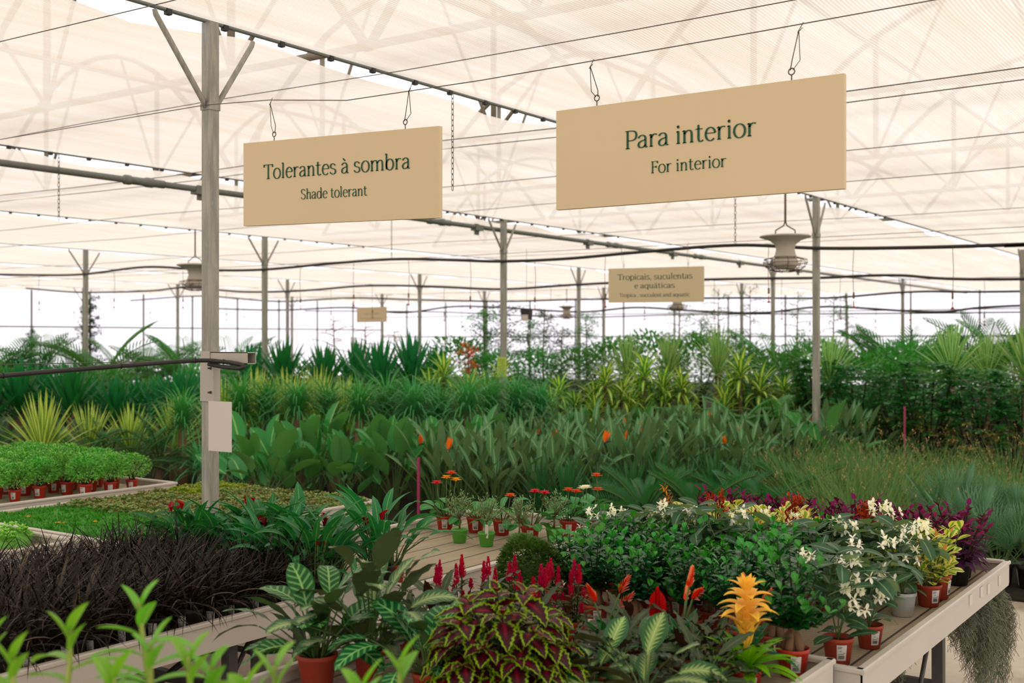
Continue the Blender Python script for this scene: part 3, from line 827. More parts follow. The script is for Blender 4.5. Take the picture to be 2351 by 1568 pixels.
# ------------------------------------------------------------------ benches
def rail(a, b, zt, zb, inward):
    """aluminium edge board from a to b (x, y) with a rolled top lip"""
    g = MB(); ax, ay = a; bx, by = b; L = hypot(bx-ax, by-ay); ux, uy = (bx-ax)/L, (by-ay)/L; nx, ny = inward
    def sw(prof):
        i = len(g.v); m = len(prof)
        for (x, y) in (a, b):
            for (q, z) in prof: g.v.append((x+nx*q, y+ny*q, z)); g.uv.append((0, 0))
        for k in range(m):
            g.f.append((i+k, i+(k+1) % m, i+m+(k+1) % m, i+m+k)); g.m.append(0)
        g.f.append(tuple(i+k for k in reversed(range(m)))); g.f.append(tuple(i+m+k for k in range(m))); g.m += [0, 0]
    sw([(0, zb), (0, zt-.022), (-.008, zt-.016), (-.008, zt-.004), (-.003, zt), (.022, zt), (.026, zt-.006), (.026, zt-.018), (.006, zt-.024), (.006, zb+.012), (.016, zb+.01), (.016, zb)])
    return g.mesh('rail', MAT['rail'], False)
def bench(label, x0, x1, y0, y1, z, legs=(), top=.06, bot=.07, braces=True):
    t = thing('plant_bench', label, 'bench', (0, 0, 0))
    g = MB(); g.box(x0+.007, x1-.007, y0+.007, y1-.007, z-.012, z); obj('slatted_top', g.mesh('slatted_top', MAT['slats'], False), t)
    for a, b, n in (((x0, y0), (x1, y0), (0, 1)), ((x0, y1), (x1, y1), (0, -1)), ((x0, y0), (x0, y1), (1, 0)), ((x1, y0), (x1, y1), (-1, 0))):
        obj('rail', rail(a, b, z+top, z-bot, n), t)
    for lx in legs:
        for ly in (y0+.1, y1-.1):
            g = MB(); g.box(lx-.025, lx+.025, ly-.025, ly+.025, 0, z-bot-.001); obj('leg', g.mesh('leg', MAT['steel'], False), t)
        g = MB(); g.box(lx-.02, lx+.02, y0+.126, y1-.126, .30, .35); obj('crossbar', g.mesh('crossbar', MAT['steel'], False), t)
        g = MB(); g.tube([(lx-.02, y0+.13, z-bot-.03), (lx-.35, y0+.14, .12)], .011, 6); obj('brace', g.mesh('brace', MAT['steel']), t)
    g = MB(); g.box(x0+.2, x1-.2, (y0+y1)/2-.03, (y0+y1)/2+.03, z-.09, z-.03); obj('bearer', g.mesh('bearer', MAT['steel'], False), t)
    return t
ZB = .70; ZA = .735
bench('slatted bench with the coleus and striped calatheas', .3, 4.08, 1.41, 2.98, ZA, (1.0, 3.6))
A2 = bench('slatted bench with the ficus bonsai and white jasmine, moss at its end', 4.12, 6.6, 1.32, 2.98, ZB, (5.55, 4.5))
bench('bench filled with black grass pots', .4, 4.24, 3.80, 5.06, ZB, (1.2, 3.45, 3.62))
bench('bench with bare slats and potted gerberas', 4.28, 6.55, 3.56, 4.83, ZB, (4.7, 6.0))
bench('bench carpeted with sedum behind the near post', 4.22, 6.42, 5.66, 7.45, ZB, (4.7, 6.0))
bench('mostly empty bench at the edge with one pale green plant', .8, 4.16, 6.0, 7.45, ZB, (1.6, 3.8))
bench('long bench with bright green shrubs in red pots', 1.5, 6.28, 7.74, 9.6, ZB, (2.5, 5.8))
for x in (5.73, 5.95, 6.1, 6.35):
    g = MB(); g.box(-.025, .025, -.003, 0, -.03, .02); 
    o = obj('tape_strip', g.mesh('tape_strip', MAT['label'], False), A2, (x, 1.319, ZB+R.uniform(-.01, .02)))
    o['label'] = 'pale torn tape'
g = MB(); g.tube(catmull([(3.2, 4.35, .02), (3.3, 4.3, .3), (3.5, 4.28, .45), (3.75, 4.25, .47), (4.0, 4.3, .35), (4.2, 4.5, .05)]), .015, 7)
tag(obj('drain_hose', g.mesh('drain_hose', MAT['blackpipe'])), 'black hose arching under the black grass bench', 'hose')
# ------------------------------------------------------------------ pots
def pot_kit(mat, r, h, lab=None, soil=True, name='pot', lip=True):
    """tapered pot of rim radius r and height h, its soil, and a price label facing yaw `lab`"""
    g = MB(); b = r*.74; l = h*.16
    g.lathe([(0, .002), (b*.9, .0), (b, .004), (r*.94, h-l), (r*.99, h-l+.002), (r, h-l+.006), (r*1.01, h-.003), (r*.985, h), (r*.93, h-.002), (r*.90, h-.02), (r*.86, h-.03)], 22)
    kit = [['pot', g.mesh('pot', mat), []]]
    if soil:
        s = MB(); s.lathe([(r*.90, h-.022), (r*.5, h-.014), (0, h-.012)], 16); kit[0][2].append(('soil', s.mesh('soil', MAT['soil'])))
    if lab is not None:
        g = MB(); n = 6; A = .42*(.05/r); zt, zb = h*.80, h*.22
        def rad(z, o): return b + (r*.94-b)*(z/(h-l)) + o
        def patch(a0, a1, z0, z1, o, m):
            for i in range(n):
                p = [a0+(a1-a0)*i/n, a0+(a1-a0)*(i+1)/n]
                q = [(rad(z, o)*cos(lab+a), rad(z, o)*sin(lab+a), z) for a, z in ((p[0], z0), (p[1], z0), (p[1], z1), (p[0], z1))]
                g.quad(*q, mat=m)
        patch(-A, A, zb, zt, .0012, 0)
        hh = zt-zb
        for i in range(14):
            a = -A*.7 + A*1.3*i/14; w = A*(.02+.03*((i*7) % 3))
            i0 = len(g.f); nn = n; 
            q = [(rad(z, .002)*cos(lab+t), rad(z, .002)*sin(lab+t), z) for t, z in ((a, zb+hh*.12), (a+w, zb+hh*.12), (a+w, zb+hh*.34), (a, zb+hh*.34))]; g.quad(*q, mat=1)
        for zz, a0, a1 in ((.88, -.8, .1), (.80, -.8, -.1), (.62, -.45, -.1), (.5, .3, .7), (.42, -.7, .5)):
            z0 = zb+hh*zz
            for i in range(4):
                t0 = A*(a0+(a1-a0)*i/4); t1 = A*(a0+(a1-a0)*(i+.8)/4)
                q = [(rad(z, .002)*cos(lab+t), rad(z, .002)*sin(lab+t), z) for t, z in ((t0, z0-hh*.02), (t1, z0-hh*.02), (t1, z0+hh*.015), (t0, z0+hh*.015))]; g.quad(*q, mat=1)
        kit.append(['price_label', g.mesh('price_label', [MAT['label'], MAT['print']]), None])
    return kit
FACE = radians(214)          # the way towards the camera
def kit(pot, *parts): return [list(p) for p in pot] + [list(p) for p in parts]
U = R.uniform

# ------------------------------------------------------------------ bench plants
def k_mondo(seed, lab):
    r = random.Random(seed); g = MB()
    for i in range(92):
        a = r.uniform(0, 2*pi); e = r.uniform(.45, 1.5); L = r.uniform(.19, .31)
        rr = r.uniform(0, .03)
        g.leaf((rr*cos(a), rr*sin(a), .085), a, e, L, r.uniform(.008, .0125), r.uniform(.7, 1.8)*(1.55-e*.6), 'blade', 6, 0, roll=r.uniform(-.7, .7), thin=True, mat=1 if i % 7 == 0 else 0)
    b = MB()
    for i in range(7):
        a = r.uniform(0, 2*pi); b.leaf((.035*cos(a), .035*sin(a), .085), a, r.uniform(.5, 1.2), r.uniform(.05, .12), .006, 1.0, 'blade', 4, 0, thin=True)
    return kit(pot_kit(MAT['blackpot'], .055, .095, FACE-U(.1, .5) if lab else None), ('foliage', g.mesh('foliage', [LF['mondo'], LF['mondo2']])), ('green_shoot', b.mesh('green_shoot', LF['spath']), None, 'green young blades'))
K_MONDO = [k_mondo(i, True) for i in range(5)]
K_MONDO_BACK = [[p for p in k if p[0] == 'foliage'] for k in K_MONDO]

def leafy(seed, lf, n, stem, L, W, prof, bend, el, fold=.25, pot=None, z0=.08, spread=.04, nseg=6, sname='leaf_stalk', wave=0., wf=3):
    """leaf blades on their own stalks from the crown of a pot"""
    r = random.Random(seed); g = MB(); s = MB()
    for i in range(n):
        a = i*2.4 + r.uniform(-.4, .4); e = r.uniform(*el); sl = r.uniform(*stem)
        b = spread*r.uniform(.1, 1)
        p0 = (b*cos(a), b*sin(a), z0); p2 = (p0[0]+cos(a)*cos(e)*sl, p0[1]+sin(a)*cos(e)*sl, z0+sin(e)*sl)
        p1 = ((p0[0]*.6+p2[0]*.4), (p0[1]*.6+p2[1]*.4), z0+sin(e)*sl*.55)
        s.tube([p0, p1, p2], [.0045, .0035, .0025], 5, caps=False)
        k = r.uniform(.75, 1.1)
        g.leaf(p2, a+r.uniform(-.5, .5), e-r.uniform(.1, .5), L*k, W*k*r.uniform(.85, 1.1), r.uniform(*bend), prof, nseg, fold, wave=wave, wf=wf, roll=r.uniform(-.5, .5))
    return [('foliage', g.mesh('foliage', lf)), (sname, s.mesh(sname, MAT['stem']))]

def calla_flower(r, mat, h):
    s = MB(); s.tube([(0, 0, .08), (.01, 0, h*.6), (.02, 0, h)], .004, 5)
    g = MB(); N = 9; rows = [(0, .005), (.012, .008), (.026, .012), (.036, .017)]
    for i, (z, rr) in enumerate(rows):
        for k in range(N):
            a = 2*pi*k/(N-1)*.96; tip = (1+.9*max(0, cos(a))) if i == 3 else 1
            g.v.append((.02+rr*cos(a)*tip, rr*sin(a), h+z+(.012 if i == 3 else 0)*cos(a))); g.uv.append((k/N, i/3))
    for i in range(3):
        for k in range(N-1):
            q = i*N+k; g.f.append((q, q+1, q+N+1, q+N)); g.m.append(0)
    return s, g
def k_calla(seed, fl, pot):
    r = random.Random(seed)
    p = leafy(seed, LF['calla'], 26, (.06, .25), .22, .056, 'ovate', (.4, 1.5), (.7, 1.5), .3, nseg=7, spread=.06)
    if fl:
        for i in range(3):
            g = MB(); s = MB()
            st, f = calla_flower(r, None, r.uniform(.26, .34)); a = r.uniform(0, 6.3); ox, oy = r.uniform(-.06, .06), r.uniform(-.06, .06)
            for src, dst in ((st, s), (f, g)):
                b = len(dst.v)
                dst.v += [(x*cos(a)-y*sin(a)+ox, x*sin(a)+y*cos(a)+oy, z) for x, y, z in src.v]; dst.uv += src.uv
                dst.f += [tuple(b+q for q in f_) for f_ in src.f]; dst.m += src.m
            p += [('flower', g.mesh('flower', fl)), ('flower_stem', s.mesh('flower_stem', MAT['stem']))]
    return kit(pot, *p)
K_CALLA = [k_calla(1, LF['dred'], pot_kit(MAT['blackpot'], .06, .10)), k_calla(2, LF['dred'], pot_kit(MAT['blackpot'], .06, .10)), k_calla(3, None, pot_kit(MAT['blackpot'], .06, .10)), k_calla(4, None, pot_kit(MAT['blackpot'], .06, .10))]
K_SPATH = [kit(pot_kit(MAT['terra'], .062, .105), *leafy(11, LF['spath'], 20, (.12, .23), .15, .048, 'ovate', (.5, 1.3), (.85, 1.45), .2))]

POT_T = pot_kit(MAT['terra'], .060, .105, FACE); POT_R = pot_kit(MAT['redpot'], .062, .105, FACE-.1); POT_BIG = pot_kit(MAT['terra'], .072, .118)
def k_calathea(seed, lf, n, L, W, stem, pot, wave=.03, prof='oval', el=(.9, 1.45), bend=(.5, 1.3), wf=3, z0=.09):
    return kit(pot, *leafy(seed, lf, n, stem, L, W, prof, bend, el, .12, nseg=12, wave=wave, wf=wf, z0=z0))
K_CALZ = k_calathea(5, LF['calz'], 32, .20, .088, (.05, .25), POT_BIG, .025, 'ell', (.3, 1.45), (.6, 1.3))
K_CALZ2 = k_calathea(6, LF['calz'], 26, .195, .092, (.05, .22), POT_T, .025, 'ell', (.3, 1.4), (.6, 1.3))
K_CALM = k_calathea(7, LF['calm'], 44, .19, .084, (.05, .34), POT_T, .04, 'ell', (.4, 1.5), (.5, 1.3))
K_CALR = k_calathea(8, LF['calr'], 22, .225, .105, (.03, .15), POT_T, .02, 'ell', (.3, 1.25), (.4, 1.1))
K_RUFI = [k_calathea(9+i, LF['rufi'], 30, .17, .042, (.02, .13), POT_T, .12, 'lance', (.15, 1.3), (.2, 1.2), 5) for i in range(2)]

def k_coleus():
    r = random.Random(4); g = MB(); s = MB()
    for i in range(38):
        a = i*2.4; u = (i+.5)/38; e = math.asin(.02 + .98*u)*.96
        L = .27*(1+.1*r.uniform(-1, 1)); L = L*(.84 + .36*sin(e))
        c = (cos(a)*cos(e), sin(a)*cos(e), sin(e))
        tip = (c[0]*L*.86, c[1]*L*.86, .10+c[2]*L)
        s.tube([(0, 0, .09), (tip[0]*.45, tip[1]*.45, .10+c[2]*L*.6), tip], [.006, .005, .003], 5, caps=False)
        for k, (back, LL, ee) in enumerate(((.0, .055, .9), (.014, .092, .4), (.036, .115, .1), (.066, .12, -.1))):
            for q in (0, 1):
                aa = a + (pi if q else 0) + (pi/2 if k % 2 else 0) + r.uniform(-.3, .3)
                p = (tip[0]-c[0]*back, tip[1]-c[1]*back, tip[2]-c[2]*back)
                aim = atan2(sin(aa)+1.1*sin(a)*cos(e), cos(aa)+1.1*cos(a)*cos(e))
                g.leaf(p, aim, ee*sin(e)+r.uniform(-.25, .15), LL*r.uniform(.85, 1.15), LL*.62, r.uniform(.7, 1.5), 'serr', 16, .18, wave=.03, wf=4, roll=r.uniform(-.4, .4))
    return kit(pot_kit(MAT['blackpot'], .085, .13), ('foliage', g.mesh('foliage', LF['coleus'])), ('stem', s.mesh('stem', MAT['dstem'])))
K_COLEUS = k_coleus()

def k_ficus(seed, n, h, rad, pot, trunk=True, cz=.0):
    r = random.Random(seed); g = MB(); g2 = MB(); s = MB()
    top = .10 + h*.17
    for i in range(n):
        a = i*2.4 + r.uniform(-.3, .3); e = r.uniform(.0, 1.5); L = (h-.12)*r.uniform(.62, 1.0)*(.72 + .28*sin(e))
        px, py, pz = 0, 0, top; pts = [(0, 0, top)]
        for k in range(5):
            ee = e + .25*k*(1.4-e)*.5
            px += cos(a)*cos(ee)*rad/ .9*L/h*.42; py += sin(a)*cos(ee)*rad/.9*L/h*.42; pz += max(.10, sin(ee))*L*.215; pts.append((px, py, pz))
        s.tube(pts, [.004, .0035, .003, .0025, .002, .0015], 4, caps=False)
        m = 17
        for k in range(m):
            t = .12 + .88*k/(m-1); f = t*5; j = min(4, int(f)); f -= j
            p = tuple(pts[j][q]*(1-f)+pts[j+1][q]*f for q in range(3))
            new = k >= m-2
            (g2 if new else g).leaf(p, k*2.4+r.uniform(-.3, .3), (1.0 if new else .55)+r.uniform(-.4, .3), r.uniform(.042, .060)*(.8 if new else 1), r.uniform(.023, .031), r.uniform(.2, .8), 'obov', 4, .22, roll=r.uniform(-.3, .3))
    parts = [('foliage', g.mesh('foliage', LF['ficus'])), ('young_leaves', g2.mesh('young_leaves', LF['ficusn']), None, 'lighter green young leaves'), ('branch', s.mesh('branch', MAT['dstem']))]
    if trunk:
        t = MB()
        t.tube([(0, 0, .09), (.006, .0, .14), (0, 0, top+.02)], [.028, .026, .012], 10)
        for k in range(5):
            a = k*1.3+.4; q = r.uniform(.022, .036)
            t.tube([(q*1.15*cos(a), q*1.15*sin(a), .088), (q*cos(a), q*sin(a), .11), (q*.5*cos(a), q*.5*sin(a), .15), (0, 0, top)], [.014, .017, .014, .006], 7)
        parts.append(('root_trunk', t.mesh('root_trunk', MAT['trunk'])))
    return kit(pot, *parts)
K_FICUS = [k_ficus(20+i, 24, .40, .17, POT_T) for i in range(3)]
K_FICUS1 = k_ficus(31, 26, .44, .17, POT_R)

def k_dome(seed, lf, n, rad, zc, size, prof='oval', flat=1., pot=None, stemmat='dstem', aspect=.55, lf2=None, inner=.55, up=.5, nseg=2, part='foliage', bough=9, core=0):
    """rounded bush of many small leaves"""
    r = random.Random(seed); g = MB(); g2 = MB(); s = MB()
    lump = [(r.uniform(0, 6.3), r.uniform(-.2, 1.2), r.uniform(.08, .2)) for _ in range(9)]
    for i in range(n):
        a = r.uniform(0, 2*pi); z = r.uniform(-.72, 1); q = sqrt(1-z*z); e = math.asin(z)
        rr = rad*(inner+(1-inner)*r.random()**.5)*(1+sum(h*math.exp(-((a-b+pi) % (2*pi)-pi)**2*3-(e-c)**2*3) for b, c, h in lump))
        p = (rr*q*cos(a), rr*q*sin(a), zc+rr*z*flat)
        tgt = g2 if (lf2 and r.random() < .25+.4*max(0, z)) else g
        L = size*r.uniform(.7, 1.25)
        tgt.leaf(p, a+r.uniform(-.9, .9), e*.7+up*r.uniform(0, 1.2)-.2, L, L*aspect, r.uniform(-.1, .7), prof, nseg, .2, roll=r.uniform(-.6, .6))
    z0 = zc-rad*flat*.9
    for k in range(bough):
        a = k*2.4; rr = rad*.75
        s.tube([(0, 0, min(.07, z0) if pot else 0), (rr*.3*cos(a), rr*.3*sin(a), zc*.6), (rr*cos(a), rr*sin(a), zc+rad*.4*sin(k*1.7))], [.006*rad/.12, .004*rad/.12, .002*rad/.12], 4, caps=False)
    if core:
        g.lathe([(.01, zc-rad*flat*core)]+[(rad*core*sin(pi*i/8), zc-rad*flat*core*cos(pi*i/8)) for i in range(1, 8)]+[(.01, zc+rad*flat*core)], 12)
    parts = [(part, g.mesh(part, lf))]
    if lf2: parts.append(('young_leaves', g2.mesh('young_leaves', lf2)))
    parts.append(('branch', s.mesh('branch', MAT[stemmat])))
    return kit(pot or [], *parts)
K_MUEHL = k_dome(40, LF['muehl'], 4200, .125, .19, .018, pot=POT_T, aspect=.8, inner=.62, core=.58)
K_SHRUB = [k_dome(50+i, LF['shrub'], 2300, .128, .21, .021, prof='lance', flat=.9, pot=pot_kit(MAT['redpot'], .055, .10, FACE+.1*i), aspect=.4, lf2=LF['ficusn'], inner=.45) for i in range(3)]

def k_celosia(seed):
    r = random.Random(seed); g = MB(); s = MB(); plumes = []
    for i in range(7):
        f = MB(); a = i*2.4; o = .06*sqrt(i/7); x, y = o*cos(a), o*sin(a); h = .31-.05*i*.5-r.uniform(0, .02)
        s.tube([(x*.4, y*.4, .09), (x*1.1, y*1.1, h)], .003, 5)
        hh = .095 if i < 3 else .05
        for k in range(130 if i < 3 else 70):
            t = r.random(); an = r.uniform(0, 6.3); rr = .022*(1-t)**.8*(hh/.075)
            f.leaf((x*1.1+rr*cos(an)*.3, y*1.1+rr*sin(an)*.3, h+hh*t-.01), an, .9+r.uniform(-.3, .4), .022*(1.1-t*.6), .009, -.2, 'lance', 2, 0, thin=True)
        plumes.append(('flower_plume', f.mesh('flower_plume', LF['cel'])))
        for k in range(9):
            an = r.uniform(0, 6.3); z = r.uniform(.10, h-.02)
            g.leaf((x*z/h, y*z/h, z), an, r.uniform(.1, .8), r.uniform(.06, .09), .022, .8, 'lance', 4, .2)
    return kit(POT_T, *plumes, ('foliage', g.mesh('foliage', LF['cell'])), ('stem', s.mesh('stem', MAT['dstem'])))
K_CEL = [k_celosia(60+i) for i in range(3)]

def rosette(g, r, n, L, W, z, el0, el1, bend, prof='sword', nseg=7, fold=.35, x=0, y=0):
    for i in range(n):
        t = i/(n-1); a = i*2.4
        g.leaf((x+.012*cos(a), y+.012*sin(a), z+.02*t), a, el0+(el1-el0)*t+r.uniform(-.1, .1), L*(1-.35*t)*r.uniform(.9, 1.1), W, bend*(1-.5*t), prof, nseg, fold)
def k_vriesea(seed, kind):
    r = random.Random(seed); g = MB(); f = MB(); s = MB()
    rosette(g, r, 18, .22, .036, .09, .35, 1.35, 1.2)
    if kind == 'feather':
        s.tube([(0, 0, .09), (0, 0, .30)], .005, 6)
        for i in range(13):
            for q in (0, 1):
                z = .27+.0095*i
                f.leaf((0, 0, z), FACE+pi/2+q*pi, .55+.05*i, .058*sin(pi*(.3+.62*i/12)), .030, -.2, 'ovate', 6, .15, roll=(1.25 if q else -1.25))
                f.leaf((0, 0, z+.004), FACE+(.5 if q else -.5), 1.0+.03*i, .03, .022, -.1, 'ovate', 4, .3)
    else:
        spikes = []
        for b in range(3):
            f = MB(); a = FACE+pi/2+pi*(b % 2)+r.uniform(-.6, .6); tilt = r.uniform(.65, 1.35); h = .27+.03*b
            tip = (cos(a)*.06, sin(a)*.06, h); s.tube([(0, 0, .09), (cos(a)*.02, sin(a)*.02, h*.7), tip], .004, 5)
            for i in range(7):
                for q in (0, 1):
                    p = tuple(tip[k]+(cos(a)*cos(tilt), sin(a)*cos(tilt), sin(tilt))[k]*.012*i for k in range(3))
                    f.leaf(p, a+r.uniform(-.35, .35), tilt+(.55 if q else -.55)*(1-i/9), .05-.004*i, .020, -.1 if q else .1, 'ovate', 5, .35)
            spikes.append(('flower_bract', f.mesh('flower_bract', LF['corb'])))
        return kit(POT_T, ('foliage', g.mesh('foliage', LF['vri'])), *spikes, ('flower_stem', s.mesh('flower_stem', MAT['stem'])))
    return kit(POT_T, ('foliage', g.mesh('foliage', LF['vri'])), ('flower_bract', f.mesh('flower_bract', LF['redb'] if kind == 'feather' else LF['corb'])), ('flower_stem', s.mesh('flower_stem', MAT['stem'])))
K_VRF = k_vriesea(70, 'feather'); K_VRC = [k_vriesea(71+i, 'coral') for i in range(2)]
def k_guz():
    r = random.Random(80); g = MB(); f = MB(); s = MB()
    rosette(g, r, 26, .28, .046, .09, .15, 1.2, 1.35, nseg=9, fold=.3)
    s.tube([(0, 0, .09), (0, 0, .40)], .012, 8)
    for tier, (z, n, L, W, e, b) in enumerate(((.19, 5, .11, .040, 1.25, .3), (.25, 5, .125, .054, 1.0, 1.1), (.30, 5, .13, .054, .8, 1.5), (.335, 5, .12, .052, .75, 1.5), (.37, 5, .105, .05, .85, 1.3), (.405, 6, .085, .036, 1.0, 1.0), (.42, 5, .06, .028, 1.3, .4))):
        for i in range(n):
            a = i*2*pi/n + tier*.55; f.leaf((.008*cos(a), .008*sin(a), z), a, e, L, W, b, 'ovate', 8, .35)
    return kit(POT_R, ('foliage', g.mesh('foliage', LF['guz'])), ('flower_bract', f.mesh('flower_bract', LF['guzf'])), ('flower_stem', s.mesh('flower_stem', LF['guzf'])))
K_GUZ = k_guz()

def star(f, p, yaw, el, size, n=5, W=.42, bend=.3):
    nx, ny, nz = cos(yaw)*cos(el), sin(yaw)*cos(el), sin(el)
    for i in range(n):
        a = 2*pi*i/n
        ux, uy = -sin(yaw), cos(yaw); vx, vy, vz = -sin(el)*cos(yaw), -sin(el)*sin(yaw), cos(el)
        d = (ux*cos(a)+vx*sin(a)+nx*.25, uy*cos(a)+vy*sin(a)+ny*.25, vz*sin(a)+nz*.25)
        f.leaf(p, atan2(d[1], d[0]), atan2(d[2], hypot(d[0], d[1])), size, size*W, bend, 'oval', 4, .1)
def k_steph(seed, pot, nfl, h=.42):
    r = random.Random(seed); g = MB(); f = MB(); s = MB()
    for i in range(6):
        a = i*2.4; pts = [(0, 0, .09)]
        for k in range(1, 7):
            t = k/6; pts.append((.17*t*cos(a+t*1.4), .17*t*sin(a+t*1.4), .09+(h-.1)*sin(t*2.1)*r.uniform(.8, 1.0)))
        s.tube(pts, .0025, 4, caps=False)
        for k in range(2, 7):
            for q in (0, 1):
                g.leaf(pts[k], a+k*1.5+q*pi+r.uniform(-.5, .5), r.uniform(-.5, .6), r.uniform(.085, .13), r.uniform(.046, .062), r.uniform(.2, .7), 'oval', 6, .15, roll=r.uniform(-.6, .6))
    for i in range(14):
        a = i*2.4; z = r.uniform(.10, .24); g.leaf((.03*cos(a), .03*sin(a), z), a, r.uniform(-.3, .7), r.uniform(.09, .13), r.uniform(.046, .06), r.uniform(.4, 1.0), 'oval', 6, .15, roll=r.uniform(-.5, .5))
    fl = []
    for i in range(nfl):
        f = MB(); a = FACE+r.uniform(-1.7, 1.7); e = r.uniform(.1, 1.2); c = (.14*cos(a)*cos(e), .14*sin(a)*cos(e), .20+(h-.18)*sin(e))
        for k in range(6):
            p = tuple(c[q]*1.12+r.uniform(-.034, .034) for q in range(3))
            star(f, p, FACE+r.uniform(-1.3, 1.3), r.uniform(-.1, .9), .027, 5, .48)
        fl.append(('flower_cluster', f.mesh('flower_cluster', LF['wflower'])))
    p = [('foliage', g.mesh('foliage', LF['steph'])), ('stem', s.mesh('stem', MAT['stem']))]
    return kit(pot, *p, *fl)
POT_W = pot_kit(MAT['whitepot'], .065, .115)
K_STEPH = [k_steph(90, POT_T, 5), k_steph(91, POT_T, 6), k_steph(92, POT_W, 5)]

def k_orchid(seed, lf, n, h):
    r = random.Random(seed); g = MB(); f = MB(); s = MB()
    for i in range(8):
        a = i*2.4; g.leaf((.02*cos(a), .02*sin(a), .09), a, r.uniform(.9, 1.45), r.uniform(.2, .3), .034, r.uniform(.2, .7), 'sword', 6, .4)
    top = (.04, .02, h)
    s.tube([(0, 0, .09), (.01, 0, h*.6), top], .003, 5)
    for i in range(n):
        t = r.random(); p = (top[0]*t+r.uniform(-.045, .045), top[1]*t+r.uniform(-.045, .045), h-.14*t+r.uniform(-.01, .03))
        star(f, p, FACE+r.uniform(-.8, .8), r.uniform(-.2, .5), .028, 5, .5)
    return kit(POT_T, ('foliage', g.mesh('foliage', LF['oleaf'])), ('flower_spike', f.mesh('flower_spike', lf)), ('flower_stem', s.mesh('flower_stem', MAT['dstem'])))
K_ORY = k_orchid(100, LF['yorch'], 11, .44); K_ORR = [k_orchid(101+i, LF['rorch'], 30, .44) for i in range(2)]
def k_varg(seed, pot):
    r = random.Random(seed); g = MB(); t_ = MB(); s = MB()
    for i in range(11):
        a = i*2.4; o = .075*sqrt(i/11); h = r.uniform(.20, .30)
        top = (o*1.6*cos(a), o*1.6*sin(a), h); s.tube([(o*.4*cos(a), o*.4*sin(a), .09), top], .003, 4, caps=False)
        for k in range(8):
            z = k/7; p = (top[0]*(.5+.5*z), top[1]*(.5+.5*z), .12+(h-.12)*z)
            g.leaf(p, k*2.4+a, .15+.7*z, r.uniform(.05, .07), r.uniform(.034, .044), .5, 'obov', 5, .15, roll=r.uniform(-.4, .4))
        g.leaf(top, a, 1.2, .034, .016, .2, 'oval', 4, .2, mat=1)
    return kit(pot, ('foliage', g.mesh('foliage', [LF['varg'], LF['vargt']])), ('stem', s.mesh('stem', MAT['stem'])))
K_VARG = [k_varg(110+i, POT_T) for i in range(3)]
def k_gyn(seed):
    r = random.Random(seed); g = MB(); g2 = MB(); s = MB()
    for i in range(12):
        a = i*2.4; o = .09*sqrt(i/12); h = r.uniform(.22, .31); top = (o*1.8*cos(a), o*1.8*sin(a), h)
        s.tube([(o*.3*cos(a), o*.3*sin(a), .08), top], .004, 4, caps=False)
        for k in range(9):
            z = k/8; p = (top[0]*(.4+.6*z), top[1]*(.4+.6*z), .11+(h-.11)*z)
            (g if z > .45 else g2).leaf(p, k*2.4+a, -.2+1.1*z, r.uniform(.07, .095)*(1.1-.5*z), r.uniform(.026, .036)*(1.1-.4*z), .7, 'ovate', 5, .2, wave=.05)
    return kit(pot_kit(MAT['blackpot'], .058, .10, FACE), ('young_leaves', g.mesh('young_leaves', LF['gyn'])), ('old_leaves', g2.mesh('old_leaves', LF['gynd'])), ('stem', s.mesh('stem', MAT['dstem'])))
K_GYN = [k_gyn(120+i) for i in range(3)]

def k_olive(seed, lab):
    r = random.Random(seed); g = MB(); s = MB(); t = MB()
    t.tube([(0, 0, .09), (.004, 0, .13), (0, .003, .17)], [.007, .006, .005], 6)
    for i in range(34):
        a = i*2.4; e = r.uniform(.15, 1.5); L = r.uniform(.10, .16)
        p1 = (cos(a)*cos(e)*L*.5, sin(a)*cos(e)*L*.5, .16+sin(e)*L*.5); p2 = (cos(a)*cos(e)*L, sin(a)*cos(e)*L, .16+sin(e)*L*1.15)
        s.tube([(0, 0, .155), p1, p2], .0015, 4, caps=False)
        for k in range(11):
            q = .35+.65*k/10; p = tuple((0, 0, .155)[m]*(1-q)+p2[m]*q for m in range(3))
            g.leaf(p, k*2.1+a, .7+r.uniform(-.5, .4), r.uniform(.026, .036), .0075, .2, 'lance', 3, .15)
    k = kit(pot_kit(MAT['greenpot'], .055, .09), ('foliage', g.mesh('foliage', LF['olive'])), ('branch', s.mesh('branch', MAT['trunk'])), ('trunk', t.mesh('trunk', MAT['trunk'])))
    if lab:
        q = MB(); q.box(-.002, .0, -.012, .012, .06, .145); m = q.mesh('plant_tag', MAT['label'], False); m.transform(__import__('mathutils').Matrix.Translation((-.04, -.03, 0))); k.append(['plant_tag', m])
    return k
K_OLIVE = [k_olive(130, False), k_olive(131, True), k_olive(132, False)]
def k_gerbera(seed, flowers):
    """flowers: [(material, height, x, y)]"""
    r = random.Random(seed)
    p = leafy(seed, LF['gerl'], 17, (.04, .12), .13, .065, 'obov', (.5, 1.3), (.3, 1.3), .15, wave=.05)
    for mat, h, x, y in flowers:
        s = MB(); s.tube([(x*.2, y*.2, .09), (x*.8, y*.8, h*.7), (x, y, h)], .0035, 6)
        f = MB()
        for i in range(26):
            a = i*2*pi/13+(.2 if i > 12 else 0); f.leaf((x+.006*cos(a), y+.006*sin(a), h+(.004 if i > 12 else 0)), a, .18+(.35 if i > 12 else 0), .036 if i < 13 else .026, .011, .35, 'petal', 4, .05)
        f.lathe([(0, .010), (.008, .008), (.010, .0), (.006, -.008), (0, -.01)], 10, 0, (x, y, h))
        p += [('flower', f.mesh('flower', LF[mat])), ('flower_stem', s.mesh('flower_stem', MAT['stem']))]
    return kit(pot_kit(MAT['redpot'], .06, .10, FACE), *p)

